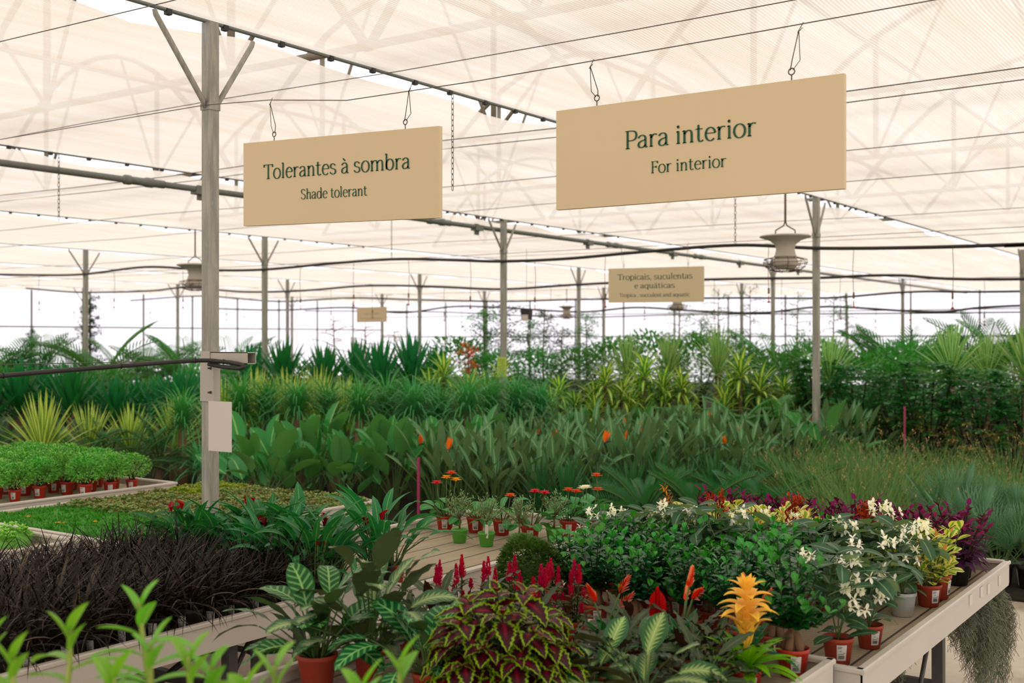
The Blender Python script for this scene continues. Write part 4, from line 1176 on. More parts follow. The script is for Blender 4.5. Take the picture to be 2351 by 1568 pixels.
def k_clump(seed, lf, n, rad, size, hz):
    r = random.Random(seed); g = MB()
    for i in range(n):
        a = r.uniform(0, 6.3); q = sqrt(r.random())*rad; z = hz*(1-(q/rad)**2*.5)*r.uniform(.6, 1.1)
        for k in range(5):
            g.leaf((q*cos(a), q*sin(a), z), k*1.26+a, r.uniform(.1, .9), size*r.uniform(.7, 1.2), size*.7, .2, 'obov', 2, .1)
    g.lathe([(rad*1.02, 0), (rad*.98, hz*.4), (rad*.6, hz*.75), (0, hz*.85)], 12)
    return g
K_SEDR = [[['foliage', k_clump(140+i, LF['sedr'], 100, .085, .024, .075).mesh('foliage', LF['sedr'])]] for i in range(4)]
K_SEDY = [[['foliage', k_clump(150+i, LF['sedy'], 90, .085, .02, .085).mesh('foliage', LF['sedy'])]] for i in range(2)]

# ------------------------------------------------------------------ bed plants
def k_strel(seed, flower, h=1.15, lf='stre', n=20, LW=(.34, .085), prof='lance', out=(.85, 1.5)):
    r = random.Random(seed); g = MB(); s = MB(); f = MB(); f2 = MB()
    for i in range(n):
        a = i*2.4+r.uniform(-.4, .4); e = r.uniform(*out); L = h*r.uniform(.34, .78)
        b = .07*r.random()
        p0 = (b*cos(a), b*sin(a), 0); p2 = (p0[0]+cos(a)*cos(e)*L*.8, p0[1]+sin(a)*cos(e)*L*.8, sin(e)*L)
        p1 = (p0[0]*.5+p2[0]*.35, p0[1]*.5+p2[1]*.35, p2[2]*.55)
        s.tube([p0, p1, p2], [.012, .008, .006], 5, caps=False)
        k = r.uniform(.8, 1.2)
        g.leaf(p2, a+r.uniform(-.6, .6), e-r.uniform(-.15, .35), LW[0]*k, LW[1]*k*r.uniform(.8, 1.2), r.uniform(.0, .6), prof, 7, .4, roll=r.uniform(-.7, .7))
    parts = [('foliage', g.mesh('foliage', LF[lf])), ('leaf_stalk', s.mesh('leaf_stalk', MAT['stem']))]
    if flower:
        a = FACE + r.uniform(-1.2, .4); z = h*.66; c = (cos(a)*.22, sin(a)*.22, z)
        st = MB(); st.tube([(0, 0, 0), (c[0]*.6, c[1]*.6, z*.6), c], .008, 5)
        d = r.uniform(0, 6.3)
        f2.leaf(c, d, .15, .16, .035, .1, 'lance', 5, .9)
        for k in range(5): f.leaf((c[0]+.03*cos(d), c[1]+.03*sin(d), z+.01), d+r.uniform(-.5, .5), .8+.18*k, .15, .045, -.1, 'lance', 4, .4)
        parts += [('flower', f.mesh('flower', LF['streo'])), ('flower_spathe', f2.mesh('flower_spathe', LF['streb'])), ('flower_stem', st.mesh('flower_stem', MAT['stem']))]
    return kit([], *parts)
K_STRE = [k_strel(200+i, False) for i in range(4)]; K_STREF = [k_strel(205+i, True) for i in range(4)]
K_NICO = [k_strel(210+i, False, 1.35, 'nico', 17, (.46, .22), 'paddle', (.6, 1.45)) for i in range(4)]

def k_sword(seed, lf, n, L, W, z0=0., trunk=0., el=(-.2, 1.5), bend=.25, tmat='bark2', prof='sword', tr=.05, fold=.3, bmin=.1):
    r = random.Random(seed); g = MB(); s = MB(); zt = z0+trunk
    for i in range(n):
        t = i/(n-1); a = i*2.4; e = el[0]+(el[1]-el[0])*t**.8+r.uniform(-.1, .1)
        g.leaf((.03*cos(a), .03*sin(a), zt+.12*t*L/.5), a, e, L*r.uniform(.85, 1.1)*(1-.15*t), W, bend*r.uniform(.5, 1.5)*max(bmin, cos(e)), prof, 5 if bmin < .5 else 8, fold)
    parts = [('foliage', g.mesh('foliage', LF[lf]))]
    s.tube([(0, 0, 0), (.02, .01, zt*.5), (0, 0, zt+.08)], [tr*1.25, tr, tr*.9], 9); parts.append(('trunk', s.mesh('trunk', MAT[tmat])))
    return kit([], *parts)
K_YUC = [k_sword(220+i, 'yuc', 72, .84, .07, 0, .68+.08*i, (-.1, 1.5), bend=.3) for i in range(3)]
K_YUCLOW = [k_sword(225+i, 'yuc', 56, .58, .06, 0, .5, (.1, 1.5)) for i in range(2)]
K_YUCY = [k_sword(230+i, 'yucy', 80, .58, .036, 0, .35, (-.1, 1.52), .2) for i in range(3)]
K_YUCS = [k_sword(235+i, 'yucs', 96, .78, .038, 0, 1.05, (-.3, 1.5), .3) for i in range(3)]
K_PONY = [k_sword(240+i, 'pony', 190, .70, .024, 0, .72, (.25, 1.5), 2.3, 'bark2', 'blade', .055, .1, .75) for i in range(3)]
K_PONYLOW = [k_sword(245+i, 'pony', 130, .6, .022, 0, .25, (.2, 1.5), 2.2, 'bark2', 'blade', .06, .1, .75) for i in range(2)]
K_CLIV = [k_sword(248+i, 'cliv', 40, .55, .035, 0, .02, (.4, 1.5), .9, 'dstem', 'sword', .02) for i in range(3)]

def frond(g, s, p, a, e, L, bend, nl, ll, lw, droop=.5, vee=.5, start=.18):
    x, y, z = p; N = nl; pts = [p]; ee = e
    for i in range(N):
        t = i/N
        x += cos(ee)*cos(a)*L/N; y += cos(ee)*sin(a)*L/N; z += sin(ee)*L/N; ee -= bend/N
        pts.append((x, y, z))
        if t < start: continue
        q = ll*sin(pi*min(1, .12+t*.86))**.6
        for sd in (-1, 1):
            g.leaf((x, y, z), a+sd*(1.15-.5*t), ee*.5+vee*.6, q, lw, droop, 'lance', 3, 0, thin=True)
    s.tube(pts[::3]+[pts[-1]], .008, 4, caps=False)
def k_palm(seed, lf, n, L, trunk, nl=26, ll=.30, lw=.022, el=(.3, 1.4), bend=1.2, droop=.6, tr=.05, vee=.5):
    r = random.Random(seed); g = MB(); s = MB(); t = MB()
    for i in range(n):
        frond(g, s, (0, 0, trunk), i*2.4+r.uniform(-.2, .2), r.uniform(*el), L*r.uniform(.8, 1.1), bend*r.uniform(.7, 1.2), nl, ll, lw, droop, vee)
    t.tube([(0, 0, 0), (0, 0, trunk*.5), (0, 0, trunk+.05)], [tr*1.3, tr, tr*.9], 8)
    return kit([], ('foliage', g.mesh('foliage', LF[lf])), ('frond_rib', s.mesh('frond_rib', MAT['stem'])), ('trunk', t.mesh('trunk', MAT['bark2'])))
K_PALM = [k_palm(250+i, 'palm', 17, 1.0, .6, nl=19, ll=.36, lw=.022, bend=1.0, droop=.35) for i in range(3)]
K_PALMD = [k_palm(255+i, 'palmd', 15, .95, .8, nl=20, ll=.36, lw=.021, droop=.15, bend=.8) for i in range(2)]
K_FEATH = [k_palm(258+i, 'palmd', 20, .62, .30, 22, .17, .009, (.1, 1.45), .9, .1, .04) for i in range(2)]
K_KENT = [k_palm(260+i, 'palm', 10, .75, .45, 18, .26, .03, (.4, 1.3), 1.3, .8, .03) for i in range(2)]
K_CYC = [k_palm(265+i, 'cyc', 18, .62, .12, 30, .13, .011, (.35, 1.2), .8, -.1, .05, 1.1) for i in range(2)]
def k_fan(seed):
    r = random.Random(seed); g = MB(); s = MB()
    for i in range(16):
        a = i*2.4; e = r.uniform(.35, 1.45); L = r.uniform(.22, .36); p = (cos(a)*cos(e)*L, sin(a)*cos(e)*L, .12+sin(e)*L)
        s.tube([(0, 0, .1), p], .005, 4, caps=False)
        for k in range(19):
            b = -1.25+2.5*k/18
            ux, uy = -sin(a), cos(a); c = (cos(a)*cos(e)*cos(b)+ux*sin(b), sin(a)*cos(e)*cos(b)+uy*sin(b), sin(e)*cos(b)+.1)
            g.leaf(p, atan2(c[1], c[0]), atan2(c[2], hypot(c[0], c[1])), .30*(.75+.25*cos(b)), .011, .12, 'sword', 4, .5)
    return kit(pot_kit(MAT['blackpot'], .11, .2, FACE), ('foliage', g.mesh('foliage', LF['blue'])), ('leaf_stalk', s.mesh('leaf_stalk', MAT['stem'])))
K_FAN = [k_fan(270+i) for i in range(2)]
def k_drac(seed):
    r = random.Random(seed); g = MB(); t = MB()
    for q, (x, y, z) in enumerate(((0, 0, 1.05), (.22, .14, .8), (-.2, .16, .6), (.05, -.25, .85))):
        for i in range(34):
            k = i/33; a = i*2.4; g.leaf((x, y, z+.08*k), a, -.1+1.5*k, .44*r.uniform(.8, 1.1), .07, 1.7*(1-k*.6), 'lance', 6, .3, wave=.03)
        t.tube([(x*.4, y*.4, 0), (x*.8, y*.8, z*.5), (x, y, z+.05)], [.035, .03, .025], 7)
    return kit([], ('foliage', g.mesh('foliage', LF['drac'])), ('trunk', t.mesh('trunk', MAT['bark2'])))
K_DRAC = [k_drac(280+i) for i in range(2)]
def k_sch(seed):
    r = random.Random(seed); g = MB(); g2 = MB(); s = MB()
    for i in range(300):
        z = r.uniform(.2, 1.5); q = .42*(.75+.25*sin(pi*(z-.3)/1.2)); a = r.uniform(0, 6.3); d = q*(.6+.4*r.random())
        p = (d*cos(a), d*sin(a), z); m = g if z > .9 or r.random() < .68 else g2
        for k in range(8): m.leaf(p, k*pi/4+a, r.uniform(-.1, .5), r.uniform(.09, .13), .045, .5, 'obov', 3, .15)
    for k in range(10):
        a = k*2.4; s.tube([(0, 0, 0), (.15*cos(a), .15*sin(a), .6), (.35*cos(a), .35*sin(a), 1.0+.3*sin(k))], .012, 5, caps=False)
    return kit([], ('foliage', g.mesh('foliage', LF['sch'])), ('old_leaves', g2.mesh('old_leaves', LF['schy']), None, 'yellowed older leaves'), ('stem', s.mesh('stem', MAT['dstem'])))
K_SCH = [k_sch(290+i) for i in range(2)]
def k_tree(seed, lf, h, rad, n, size, trunk=.5, boughs=16, aspect=.4):
    """loose young tree: boughs from a thin trunk, leaves along them"""
    r = random.Random(seed); g = MB(); s = MB(); t = MB()
    t.tube([(0, 0, 0), (.03, .02, h*.5), (0, 0, h*.97)], [.03, .022, .006], 7)
    for b in range(boughs):
        z = h*(trunk+(.95-trunk)*b/boughs); a = b*2.4; L = rad*(1.1-.6*b/boughs)*r.uniform(.7, 1.15); e = r.uniform(.1, .9)
        pts = [(0, 0, z)]
        for k in range(1, 6):
            q = pts[-1]; ee = e-.12*k; aa = a+r.uniform(-.3, .3); pts.append((q[0]+cos(aa)*cos(ee)*L/5, q[1]+sin(aa)*cos(ee)*L/5, q[2]+sin(ee)*L/5))
        s.tube(pts, [.01, .008, .006, .005, .004, .003], 4, caps=False)
        for k in range(n//boughs):
            f = r.uniform(.6, 5); j = min(4, int(f)); f -= j
            p = tuple(pts[j][m]*(1-f)+pts[j+1][m]*f+r.uniform(-1, 1)*rad*.12 for m in range(3))
            g.leaf(p, r.uniform(0, 6.3), r.uniform(-.6, .6), size*r.uniform(.7, 1.3), size*aspect, .4, 'lance', 2, .15)
    return kit([], ('foliage', g.mesh('foliage', lf)), ('branch', s.mesh('branch', MAT['dstem'])), ('trunk', t.mesh('trunk', MAT['trunk'])))
K_TREE = [k_tree(300, LF['bush'], 2.5, .75, 2000, .085, .35, 20), k_tree(301, LF['bush'], 2.4, .9, 2200, .08, .3, 20), k_tree(302, LF['bushd'], 2.6, .7, 2000, .08, .3, 20)]
K_THIN = [k_tree(305+i, LF['bush'], 3.2, .8, 900, .075, .45, 16, .3) for i in range(2)]
K_CON = k_tree(310, LF['bushd'], 3.1, .5, 3400, .10, .12, 48, .35)
K_BUSH = [k_dome(315+i, LF['bush'], 1700, .55, .9, .10, 'lance', 1.15, aspect=.42, inner=.5) for i in range(3)]
K_ORNG = k_tree(320, LF['orng'], 1.95, .35, 420, .09, .5, 12, .5)
K_PLUME = k_tree(321, LF['pink'], 2.35, .55, 420, .10, .6, 12, .12)
def k_reed(seed, h=.85, n=230, heads=26, sp=.5):
    r = random.Random(seed); g = MB(); s = MB()
    for i in range(n):
        a = r.uniform(0, 6.3); q = .14*sqrt(r.random()); e = 1.5-abs(r.gauss(0, sp*.7))
        L = h*r.uniform(.55, 1.12)
        t = g.leaf((q*cos(a), q*sin(a), 0), a+r.uniform(-.6, .6), max(.4, e), L, .0085, r.uniform(.1, .8), 'needle', 5, 0, roll=r.uniform(-1.5, 1.5), thin=True)
        if i < heads:
            for k in range(4): g.leaf((t[0]+r.uniform(-.01, .01), t[1]+r.uniform(-.01, .01), t[2]-.03+.012*k), r.uniform(0, 6.3), .8, .03, .008, .3, 'lance', 2, 0, thin=True, mat=1)
    return kit([], ('foliage', g.mesh('foliage', [LF['reed'], LF['reedh']])))
K_REED = [k_reed(330+i) for i in range(4)]
# ------------------------------------------------------------------ bench C: black grass and callas
E1, E2 = .004, .004
calla_cells = []
for x in (3.99, 4.15):
    for y in (3.92, 4.09, 4.26, 4.43, 4.60, 4.77, 4.94): calla_cells.append((x, y))
n = 0
for i in range(26):
    for j in range(8):
        x, y = .52+.143*i+R.uniform(-.012, .012), 3.925+.147*j+R.uniform(-.012, .012)
        if x > 3.92 or y > 5.0: continue
        px = bearing(x, y)
        if px < -60: continue
        k = R.choice(K_MONDO)
        if j > 1: k = [p for p in k if p[0] != 'green_shoot' and p[0] != 'price_label']
        put(k, 'mondo_plant', 'tuft of blackish mondo grass in a small black pot', 'potted grass', (x, y, ZB), R.uniform(-.3, .3), R.uniform(.92, 1.12), 'black mondo grass pots filling the bench')
row(calla_cells + [(4.40, 4.40), (4.40, 4.58), (4.40, 4.76), (4.37, 4.15)], K_CALLA, 'calla_lily', 'potted plant', 'leafy green calla lily', 'beside the black grass', 'calla lilies at the end of the black grass bench', .95, z=ZB)
x, y = on_level(905, 1338, 1.25)
put(K_SPATH[0], 'peace_lily', 'leafy green plant in terracotta pot alone on the bare slats', 'potted plant', (x, y, ZB), .4, .95)
x, y = on_level(862, 1325, 1.25)
put(K_CALLA[0], 'calla_lily', 'tall calla with pink-tipped flower next to the terracotta pot', 'potted plant', (4.2, 3.86, ZB), 2.4, 1.15)

# ------------------------------------------------------------------ bench B: gerberas and olives
def side(s): return (s*SA, -s*CA)
def gerb(px, py, seed, fl, lab):
    x, y = on_level(px, py, 1.25); x = min(x, 6.38)
    put(k_gerbera(seed, [(m, h, side(s)[0], side(s)[1]) for m, s, h in fl]), 'gerbera', lab, 'potted flower', (x, y, ZB))
gerb(1022, 1218, 1, [('grr', -.055, .31), ('gro', .04, .375), ('gry', .01, .345), ('gry', .07, .33)], 'gerbera with yellow and red blooms at the bench corner')
gerb(1092, 1222, 2, [], 'leafy gerbera in red pot between the first two olive bushes')
gerb(1152, 1228, 3, [('gro', .055, .25)], 'gerbera with one drooping orange bloom between olive bushes')
gerb(1217, 1244, 4, [('grr', .03, .31), ('grr', .09, .30)], 'gerbera with crimson blooms behind the third olive bush')
gerb(1305, 1230, 5, [('gro', .0, .29), ('gro', .05, .28)], 'gerbera with two flat orange blooms beside the olives')
gerb(1362, 1222, 6, [('wflower', -.01, .285), ('wflower', .012, .29), ('gro', .085, .275)], 'gerbera with a large white bloom')
gerb(1412, 1212, 7, [('gro', -.03, .375)], 'gerbera with a single tall orange bloom at the bench end')
for (px, py, k, lab) in ((1055, 1246, 0, 'olive bush in green pot nearest the yellow gerbera'), (1117, 1254, 1, 'olive bush in green pot with white tag'),
                         (1192, 1259, 2, 'olive bush in green pot beside the round wiry bush'), (1272, 1244, 0, 'olive bush in green pot partly behind the white jasmine')):
    x, y = on_level(px, py, 1.25); put(K_OLIVE[k], 'olive_bush', lab, 'potted shrub', (x, y, ZB), R.uniform(-.4, .4), .95)

# ------------------------------------------------------------------ bench E: sedum; bench F: bright shrubs
def carpet():
    r = random.Random(400); g = MB(); N = 16
    X0, X1, Y0, Y1 = 4.26, 4.96, 5.70, 7.40
    hz = lambda x, y: .055+.012*sin(x*19)+.012*sin(y*15+x*7)
    for i in range(N+1):
        for j in range(N+1):
            x, y = X0+(X1-X0)*i/N, Y0+(Y1-Y0)*j/N; g.v.append((x, y, .006 if i in (0, N) or j in (0, N) else hz(x, y))); g.uv.append((.5, .5))
    for i in range(N):
        for j in range(N): q = i*(N+1)+j; g.f.append((q, q+N+1, q+N+2, q+1)); g.m.append(0)
    for i in range(5200):
        x, y = r.uniform(X0, X1), r.uniform(Y0, Y1); z = hz(x, y)
        for k in range(2): g.leaf((x, y, z-.01), r.uniform(0, 6.3), r.uniform(.4, 1.5), r.uniform(.02, .034), .008, .5, 'lance', 2, 0, thin=True)
    o = obj('green_sedum', g.mesh('green_sedum', LF['sedg']), None, (0, 0, ZB)); tag(o, 'low carpet of fresh green sedum with a few yellow blooms', 'ground cover'); o['kind'] = 'stuff'
    for px, py in ((25, 1178), (62, 1192), (75, 1190), (133, 1205), (145, 1203), (90, 1215), (222, 1196), (345, 1186)):
        x, y = on_level(px, py, 1.19)
        if not (X0 < x < X1 and Y0 < y < Y1): continue
        f = MB()
        for k in range(5): star(f, (x+r.uniform(-.02, .02), y+r.uniform(-.02, .02), hz(x, y)+.015), r.uniform(0, 6), 1.2, .011, 5, .5)
        obj('flower', f.mesh('flower', LF['gry']), o)
carpet()
for i in range(10):
    for j in range(12):
        x, y = 5.04+.143*i, 5.74+.143*j
        if x > 6.38 or y > 7.4: continue
        yel = (x > 5.85 and y > 6.95)
        put(R.choice(K_SEDY if yel else K_SEDR), 'sedum_cushion', 'yellowish feathery sedum cushion at the back of the sedum bench' if yel else 'low reddish green sedum cushion on the bench behind the post', 'ground cover', (x+R.uniform(-.01, .01), y+R.uniform(-.01, .01), ZB), R.uniform(0, 6), R.uniform(.92, 1.15), 'yellowish sedum cushions' if yel else 'reddish sedum cushions')
x, y = on_level(22, 1252, 1.25)
put(kit(pot_kit(MAT['blackpot'], .10, .05), ['foliage', k_clump(405, None, 200, .125, .024, .12).mesh('foliage', LF['shrub'])]), 'sedum_pot', 'pale green mound alone on the nearly empty bench', 'potted plant', (min(x, 4.0), max(y, 6.15), ZB), 0, 1.0)
for i in range(13):
    for j in range(8):
        x, y = 3.3+.225*i, 7.98+.215*j
        if x > 6.18 or bearing(x, y) < -50: continue
        if j == 0 and x < 5.4: continue
        put(R.choice(K_SHRUB), 'bright_shrub', 'bright green rounded shrub in a red pot on the long bench', 'potted shrub', (x+R.uniform(-.02, .02), y+R.uniform(-.02, .02), ZB), R.uniform(-.3, .3), R.uniform(.88, 1.06), 'bright green shrubs in red pots')

# ------------------------------------------------------------------ bench A (far part): ficus, white jasmine, orchids, cream and purple leaves
fic = []
for i in range(6):
    for j in range(5):
        x, y = 4.28+.205*i+.05*(j % 2), 2.78-.225*j
        if x > 4.95+.1*j or (i == 0 and j == 0): continue
        fic.append((x, y))
row(fic, K_FICUS, 'ficus_bonsai', 'potted tree', 'glossy green ficus bush', 'among the ficus bonsai', 'ficus bonsai in rows', .88, .06, z=ZB)
put(K_FICUS1, 'ficus_bonsai', 'ficus bonsai with swollen root trunk in a red labelled pot', 'potted tree', (4.0, 1.53, ZA), .1, .98)
put(K_FICUS[1], 'ficus_bonsai', 'ficus bonsai in terracotta pot just behind the red pot', 'potted tree', (4.30, 1.72, ZB), 0, .85)
put(K_MUEHL, 'wire_vine', 'round wiry bush of tiny leaves beside the bare slats', 'potted shrub', (4.30, 2.88, ZB), 0, 1.1)
for (px, py, k, rz, sc, lab) in ((1924, 1523, 0, 0, 1., 'white flowered jasmine in terracotta pot next to the ficus bonsai'),
                                 (2004, 1488, 1, .2, .92, 'white flowered jasmine in terracotta pot with barcode label at the rail'),
                                 (2072, 1413, 2, .5, .95, 'white flowered jasmine in the white pot at the rail'),
                                 (1998, 1385, 2, 2.2, 1., 'white flowered jasmine in the white pot behind the barcode pot')):
    x, y = on_level(px, py, 1.25); put(K_STEPH[k], 'jasmine', lab, 'potted flower', (x, max(y, 1.46), ZB), rz, sc)
row([(4.96, 2.88), (5.12, 2.72), (5.15, 2.50), (5.03, 2.28), (5.22, 2.08), (5.12, 1.84), (5.33, 2.86)], K_STEPH[:2], 'jasmine', 'potted flower', 'white flowered jasmine with oval leaves', 'behind the ficus', 'jasmines behind the ficus', .95, z=ZB)
x, y = spot(1535, 6.0); put(K_ORY, 'orchid', 'orchid with spotted yellow-brown blooms above the jasmine', 'potted flower', (x, y, ZB), 0, 1.05)
for px, d, k, lab in ((1642, 5.95, 0, 'orchid with dense dark red blooms next to the yellow one'), (1830, 5.85, 1, 'orchid with small rust red blooms before purple leaves'), (1995, 5.62, 0, 'orchid with rust red blooms behind the white jasmine'), (1510, 6.1, 1, 'small orchid with dull red buds below the yellow one')):
    x, y = spot(px, d); put(K_ORR[k], 'orchid', lab, 'potted flower', (x, y, ZB), R.uniform(0, 6), .8 if px == 1510 else 1.)
x, y = on_level(2132, 1391, 1.25); put(K_VARG[0], 'variegated_peperomia', 'cream and green leaved plant in terracotta pot at the rail', 'potted plant', (x, y, ZB), .3, 1.)
row([(5.72, 1.47), (5.62, 1.66), (5.80, 1.70), (5.68, 1.90), (5.86, 1.95), (5.74, 2.14), (5.90, 2.2), (5.78, 2.36), (5.94, 2.44), (5.83, 2.6), (5.98, 2.7), (5.86, 2.84)], K_VARG, 'variegated_peperomia', 'potted plant', 'cream and green leaved plant', 'before the purple row', 'cream and green leaved plants', 1.02, z=ZB)
gy = [(6.10+.19*i, 1.47+.19*j+.03*i) for i in range(3) for j in range(8) if 1.47+.19*j+.03*i < 2.9]
row(gy, K_GYN, 'purple_velvet_plant', 'potted plant', 'purple velvety leaved plant', 'at the bench end', 'purple velvety plants', 1.08, z=ZB)

# ------------------------------------------------------------------ bench A (near part)
def at(kit_, name, lab, cat, px, d, rz=0., sc=1., z=ZA):
    x, y = spot(px, d); y = min(y, 2.9); put(kit_, name, lab, cat, (x, y, z), rz, sc)
at(K_CALZ, 'zebra_calathea', 'zebra striped calathea in the big terracotta pot', 'potted plant', 728, 4.02, .3, 1.)
at(K_CALM, 'silver_calathea', 'tall grey-green calathea between the two zebra striped ones', 'potted plant', 850, 4.12, 1.0, 1.02)
at(K_CALZ2, 'zebra_calathea', 'zebra striped calathea beside the red and green coleus', 'potted plant', 985, 3.85, 1.2, .98)
at(K_COLEUS, 'coleus', 'large coleus with dark red leaves edged lime green', 'potted plant', 1150, 3.68, 0., .98)
at(K_CALR, 'feather_calathea', 'calathea with broad pale feathered leaves below the red flower', 'potted plant', 1480, 3.62, .8, .95)
at(K_CALR, 'feather_calathea', 'calathea with pale feathered leaves next to the coleus', 'potted plant', 1360, 3.80, 2.6, .82)
row([spot(1010, 4.42), spot(1085, 4.45), spot(955, 4.40), spot(1190, 4.32)], K_RUFI, 'wavy_calathea', 'potted plant', 'dark wavy leaved calathea', 'behind the coleus', 'dark wavy leaved calatheas', .95, z=ZA)
row([spot(1610, 3.75), spot(1650, 3.98), spot(1300, 4.15), spot(1420, 4.0), spot(1455, 4.25), spot(1580, 4.05)], K_RUFI, 'wavy_calathea', 'potted plant', 'brownish wavy leaved calathea', 'around the broad feathered calathea', 'brownish wavy calatheas', .85, z=ZA)
cel = [spot(px, d) for px, d in ((998, 4.66), (1058, 4.70), (1121, 4.72), (1182, 4.62), (1242, 4.50), (1272, 4.66), (1311, 4.62))]
row([(x, min(y, 2.88)) for x, y in cel], K_CEL, 'celosia', 'potted flower', 'celosia with magenta red plumes', 'in front of the ficus', 'magenta celosias', .86, .05, z=ZA)
at(K_VRF, 'vriesea', 'bromeliad with one flat feather shaped scarlet bloom', 'potted flower', 1510, 4.10, 0, .80)
at(K_VRC[0], 'vriesea', 'bromeliad with small coral red spikes beside the feathered calathea', 'potted flower', 1392, 4.22, .4, .85)
at(K_VRC[1], 'vriesea', 'bromeliad with tapered coral spike between scarlet and yellow blooms', 'potted flower', 1568, 4.24, 1.6, .88)
at(K_VRC[0], 'vriesea', 'orange red bromeliad hidden behind the yellow one', 'potted flower', 1726, 4.16, 2.2, .85)
at(K_GUZ, 'guzmania', 'bromeliad with a tall bright yellow bloom', 'potted flower', 1706, 3.93, .3, .87)

# fleshy stems nearest the camera
def epi(label, px, d, stems):
    """stems: [(tip column, tip row, depth)]"""
    x0, y0 = spot(px, d)
    t = put(pot_kit(MAT['blackpot'], .10, .16), 'epidendrum', label, 'potted plant', (x0, y0, ZA))
    r = random.Random(int(px))
    for tx, ty, dd, lean, nl in stems:
        x, y = spot(tx, dd); z = EYE-(ty-CY)*dd/FPX
        tip = (x-x0, y-y0, z-ZA); bx, by = r.uniform(-.05, .05), r.uniform(-.05, .05)
        sx, sy = side(lean)
        pts = catmull([(bx, by, .15), (bx*.5+tip[0]*.5+sx*1.5, by*.5+tip[1]*.5+sy*1.5, tip[2]*.5), (tip[0]+sx, tip[1]+sy, tip[2]-.12), tip], 6)
        g = MB(); g.tube(pts, [.009-.0042*i/len(pts) for i in range(len(pts))], 8); obj('stem', g.mesh('stem', MAT['guzstem']), t)
        f = MB(); n = len(pts); base = atan2(-CA, SA)      # leaf ranks spread across the view
        q = tip; k = 0; s = 0.
        while k < nl:
            u = k/nl
            back = .006+.021*k+.004*u
            acc = 0; i = n-1
            while i > 0 and acc < back:
                acc += sqrt(sum((pts[i][m]-pts[i-1][m])**2 for m in range(3))); i -= 1
            a = base + (pi if k % 2 else 0) + r.uniform(-.5, .5)
            L = (.085 if k < 3 else .12)*r.uniform(.85, 1.1)
            f.leaf(pts[i], a, 1.2 if k < 3 else .5+r.uniform(-.25, .3)-.3*u, L, .043*r.uniform(.9, 1.15), .4 if k < 3 else r.uniform(.5, 1.2), 'ell', 9, .35, roll=r.uniform(-.25, .25))
            k += 1
        obj('foliage', f.mesh('foliage', LF['epi']), t)
MAT['guzstem'] = plain('fleshy_stem', '9aa84e', .5, 0, .4, .12, 25.)
epi('fleshy light green stems rising at the corner below the black grass', 60, 2.35, [(160, 1440, 2.45, -.005, 12), (30, 1500, 2.3, 0, 7), (-30, 1470, 2.5, 0, 6)])
epi('tallest fleshy light green stem cluster below the black grass', 330, 2.5, [(318, 1385, 2.55, .015, 20), (345, 1478, 2.45, .0, 7), (432, 1510, 2.35, 0, 9), (262, 1545, 2.3, 0, 6)])
epi('low fleshy light green shoots beside the big terracotta pot', 560, 2.45, [(485, 1530, 2.4, 0, 8), (630, 1530, 2.4, 0, 8), (560, 1575, 2.3, 0, 5)])
epi('fleshy light green shoot in front of the coleus', 905, 2.5, [(918, 1512, 2.5, 0, 9), (830, 1570, 2.4, 0, 5)])

# ------------------------------------------------------------------ Spanish moss under the bench end
def moss(x, y, z, L, w, n, lab):
    r = random.Random(int(x*1000+y*7)); g = MB()
    for i in range(n):
        a = r.uniform(0, 6.3); q = w*sqrt(r.random()); ll = L*(1-.55*(q/w)**2)*r.uniform(.45, 1.05)
        px_, py_, pz = .3*q*cos(a), .3*q*sin(a), 0; pts = [(px_, py_, pz)]; m = 16
        ph = r.uniform(0, 6.3)
        for k in range(1, m+1):
            t = k/m
            pts.append((q*cos(a)*min(1, .3+1.4*t)+.012*sin(k*1.9+ph)+r.uniform(-.006, .006), q*sin(a)*min(1, .3+1.4*t)+.012*cos(k*2.3+ph)+r.uniform(-.006, .006), -ll*t+r.uniform(-.006, .006)))
        g.tube(pts, .0013, 3, caps=False)
        for k in range(2, m, 2):
            p = pts[k]; b = r.uniform(0, 6.3); c = r.uniform(.02, .045)
            g.tube([p, (p[0]+c*.6*cos(b), p[1]+c*.6*sin(b), p[2]-c*.2), (p[0]+c*.8*cos(b+.6), p[1]+c*.8*sin(b+.6), p[2]-c)], .001, 3, caps=False)
    t = thing('spanish_moss', lab, 'moss', (x, y, z)); obj('foliage', g.mesh('foliage', LF['moss']), t)
    g = MB(); g.tube([(0, 0, .0), (0, 0, -.04)], .004, 5); obj('hook', g.mesh('hook', MAT['steel']), t)
zr = ZB-.07
moss(6.10, 1.45, zr, .36, .07, 90, 'short grey-green moss strand bundle nearest the bench leg')
moss(6.28, 1.40, zr, .66, .10, 260, 'longest grey-green moss beard under the taped rail')
moss(6.50, 1.38, zr, .72, .11, 280, 'grey-green moss beard at the very end of the bench')
moss(5.3, 1.52, zr, .30, .04, 25, 'thin wisp of grey-green moss by the bench brace')

# ------------------------------------------------------------------ beds beyond the benches
def S(*a): return [spot(*q[:2]) + tuple(q[2:]) for q in a]
row(S((580, 22), (650, 21), (745, 20.5), (820, 21.5), (872, 20), (945, 20.5), (998, 22.5)), K_YUC, 'yucca', 'plant', 'tall dark green sword leaved yucca', 'before the film wall', 'tall dark yuccas', 1.2, .06)
row(S((700, 18.6), (780, 18.5), (868, 18.6), (930, 18.2), (985, 18.7), (1032, 20), (545, 18.2), (612, 18.8)), K_YUCLOW, 'yucca', 'plant', 'shorter dark green yucca', 'below the tall yuccas', 'shorter dark yuccas', 1.15)
row(S((-15, 17.2), (45, 17.5), (110, 18), (165, 17.4), (215, 18.2), (265, 17.5), (315, 18.1), (362, 17.7), (412, 17.6), (455, 18.4)), K_YUCLOW, 'yucca', 'plant', 'dark green yucca', 'behind the black hose', 'dark yuccas behind the hose', 1.35)
